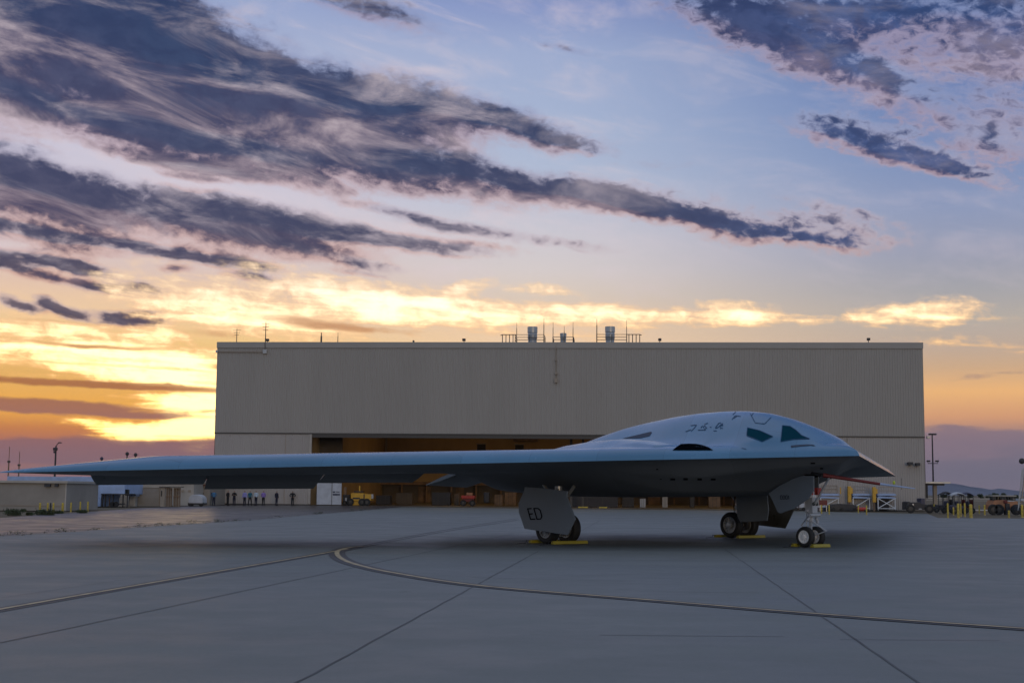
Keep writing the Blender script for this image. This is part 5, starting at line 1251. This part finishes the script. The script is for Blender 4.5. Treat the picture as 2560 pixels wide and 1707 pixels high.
Y = 170; t = standing('pallet_stack', 2450, Y, 'grey low pallet load in the gap between the carts and the orange truck', 'pallet'); block(MB(), 2436, 2478, 1274, 1281, Y, 1.5, t.location, .1).build('load', M['steel'], t, bevel=.04); block(MB(), 2436, 2478, 1281, 1284, Y - .05, 1.6, t.location, 0.0).build('pallet_board', M['tan'], t)

# ------------------------------------------------------------------ things inside the hangar
def inside(name, px, depth, label, cat, group=None):
    q = fc(px, 1262, depth); t = empty(name, FM @ Vector((q.x, depth, .01)), FA, label, cat, group)
    return t, (lambda x, y: fc(x, y, depth) - Vector((q.x, depth, .01)))
t, f = inside('yellow_tug', 903, 2.0, 'boxy yellow aircraft tug just inside the left of the hangar door', 'tug')
def lb(f, x0, x1, y0, y1, d0, d1): a, b_ = f(x0, y0), f(x1, y1); return MB().box(a.x, b_.x, d0, d1, max(.02, b_.z), a.z)
lb(f, 877, 909, 1232, 1252, 0, 2.2).build('engine_body', M['amber'], t, bevel=.06); lb(f, 909, 927, 1234.5, 1251, .1, 2.1).build('front_body', M['amber'], t, bevel=.06)
lb(f, 881, 901, 1252, 1262.5, .1, 1.8).build('skirt', M['amber'], t, bevel=.04); lb(f, 894.5, 897, 1214, 1232, .8, 1.0).build('beacon_post', M['amber'], t); lb(f, 883, 905, 1227, 1230, .4, 1.8).build('cab_roof', M['dark'], t)
lb(f, 882, 900, 1243, 1247, -.03, 0).build('name_band', M['dark'], t); lb(f, 909, 911, 1235, 1250, -.02, .09).build('panel_gap', M['dark'], t); lb(f, 927, 931, 1235, 1246, .3, .9).build('lamp', M['offwhite'], t)
for px in (876, 905, 917):
    a = f(px, 1258); wheel_at(t, a.x, .45, .45, -.05, .25)
t, f = inside('dark_tug', 866, 3.0, 'dark machine between the white door leaf and the yellow tug', 'machine'); lb(f, 857, 874, 1236, 1258, 0, 1.5).build('body', M['dark'], t, bevel=.05); lb(f, 863, 867, 1244, 1252, -.05, 0).build('label_plate', M['offwhite'], t); lb(f, 858, 864, 1217, 1236, .5, .9).build('mast', M['tan'], t)
for px in (862, 872): wheel_at(t, f(px, 1258).x, .3, .3, -.05, .2)
t, f = inside('red_tractor', 1169, 8.0, 'small bright red tractor inside the hangar, seen under the wing', 'tractor'); lb(f, 1153, 1186, 1238, 1246, 0, 1.8).build('body', M['red'], t, bevel=.08); lb(f, 1165, 1180, 1231, 1238, .3, 1.4).build('engine_cover', M['orange'], t, bevel=.05); lb(f, 1156, 1184, 1246, 1254, .1, 1.6).build('chassis', M['dark_red'], t)
for px in (1158, 1181): wheel_at(t, f(px, 1254).x, .4, .4, -.05, .25)
t, f = inside('black_cabinet', 1216, 9.0, 'tall black rounded cabinet right of the red tractor', 'cabinet'); lb(f, 1209, 1223, 1229, 1257, 0, 1).build('casing', M['dark'], t, bevel=.2)
for px0, px1, y0, y1, d, nm, m_, lab, cat in [(940, 975, 1238, 1258, 16, 'work_bench', 'dark', 'dark work bench right of the yellow tug', 'bench'), (990, 1030, 1232, 1257, 20, 'parts_rack', 'inner_dark', 'dark parts rack under the left wing', 'rack'), (1080, 1125, 1230, 1258, 14, 'covered_engine', 'dark', 'dark covered engine stand under the notch of the wing', 'engine stand'),
                                     (1236, 1256, 1236, 1257, 18, 'brown_crate', 'tan', 'brown crate near the left main gear door', 'crate'), (1262, 1290, 1230, 1256, 22, 'storage_locker', 'tan', 'tan storage locker left of the lettered gear door', 'locker'), (1136, 1148, 1234, 1256, 15, 'floor_cabinet', 'tan', 'narrow brown cabinet left of the red tractor', 'cabinet'),
                                     (1430, 1545, 1226, 1262, 10, 'black_curtain', 'dark', 'wide black curtained screen under the belly', 'screen'), (1600, 1614, 1246, 1258, 12, 'white_crate', 'offwhite', 'small white crate in the middle of the hangar floor', 'crate'), (1656, 1669, 1240, 1264, 10, 'pale_locker', 'beige2', 'pale upright locker under the belly', 'locker'),
                                     (1725, 1736, 1242, 1263, 14, 'dark_bin', 'dark', 'dark bin between the lockers', 'bin'), (1772, 1801, 1241, 1262, 12, 'wooden_crate', 'tan', 'large wooden crate just left of the far main wheel', 'crate'), (1555, 1585, 1242, 1262, 13, 'tool_cart', 'dark', 'dark tool cart right of the black screen', 'tool cart')]:
    t, f = inside(nm, (px0 + px1) / 2, d, lab, cat); o = lb(f, px0, px1, y0, 1268, 0, 1.6)
    o.build('casing', M[m_], t, bevel=.04)
    a, b_ = f(px0, y0), f(px1, y1); w_ = b_.x - a.x
    tr = lb(f, px0 - .5, px1 + .5, y0 - .8, y0, -.05, 1.65).build('top', M['dark_trim'] if m_ != 'dark' else M['inner_dark'], t)
    for k in range(1, 3): MB().box(a.x + w_ * k / 3 - .02, a.x + w_ * k / 3 + .02, -.02, 0, .1, a.z - .05).build('door_gap', M['dark_trim'], t)
for px0, px1, lab in ((1444, 1472, 'yellow beam lying on the hangar threshold, left of two'), (1496, 1520, 'yellow beam lying on the hangar threshold, right of two')):
    t, f = inside('yellow_beam', (px0 + px1) / 2, 1.0, lab, 'beam', 'yellow beams on the threshold'); a, b_ = f(px0, 1264), f(px1, 1264); MB().box(a.x, b_.x, 0, .25, 0.0, .16).build('beam_body', M['yellow'], t, bevel=.02)
    for x in (a.x, b_.x - .08): MB().box(x, x + .08, -.02, .27, 0.0, .2).build('end_cap', M['dark'], t)
# small weeds growing in the crack between asphalt and concrete
wd = MB(); r_ = random.Random(11)
for k in range(150):
    q_ = r_.random(); c = A0.lerp(A1, q_ * 2 - .2) if q_ < .6 else A1.lerp(A2, (q_ - .6) / .5)
    c = c + Vector((r_.gauss(-.3, .35), r_.gauss(0, .3), 0)); n_ = r_.randint(4, 14) if r_.random() < .25 else r_.randint(1, 3)
    for j in range(n_ * 3):
        q = c + Vector((r_.gauss(0, .10), r_.gauss(0, .10), r_.uniform(.0, .012 * n_ + .02))); a = Vector((r_.uniform(-1, 1), r_.uniform(-1, 1), r_.uniform(.2, 1))).normalized() * r_.uniform(.03, .07); b_ = a.orthogonal().normalized() * .012
        b0_ = len(wd.v); wd.v += [tuple(q - a * .3), tuple(q + b_), tuple(q + a), tuple(q - b_)]; wd.f.append((b0_, b0_ + 1, b0_ + 2, b0_ + 3))
me = bpy.data.meshes.new('weeds'); me.from_pydata(wd.v, [], wd.f); me.materials.append(M['leaf']); o = bpy.data.objects.new('weeds', me); COL.objects.link(o)
tag(o, 'small dark weeds scattered in the crack along the asphalt edge', 'weeds', kind='stuff')

# ------------------------------------------------------------------ haze over the far field
hz = MB().box(-12500, 12500, -300, 12500, -1.2, 330).build('haze', None)
hz.data.materials.clear(); hm = bpy.data.materials.new('haze_air'); hm.use_nodes = True; hm.node_tree.nodes.clear()
ho = hm.node_tree.nodes.new('ShaderNodeOutputMaterial'); hv = hm.node_tree.nodes.new('ShaderNodeVolumePrincipled')
hv.inputs['Color'].default_value = (.62, .68, .85, 1); hv.inputs['Density'].default_value = 3.2e-5; hv.inputs['Anisotropy'].default_value = .2
hm.node_tree.links.new(hv.outputs[0], ho.inputs['Volume']); hz.data.materials.append(hm)
tag(hz, 'thin bluish evening haze lying over the airfield', 'haze', kind='stuff')
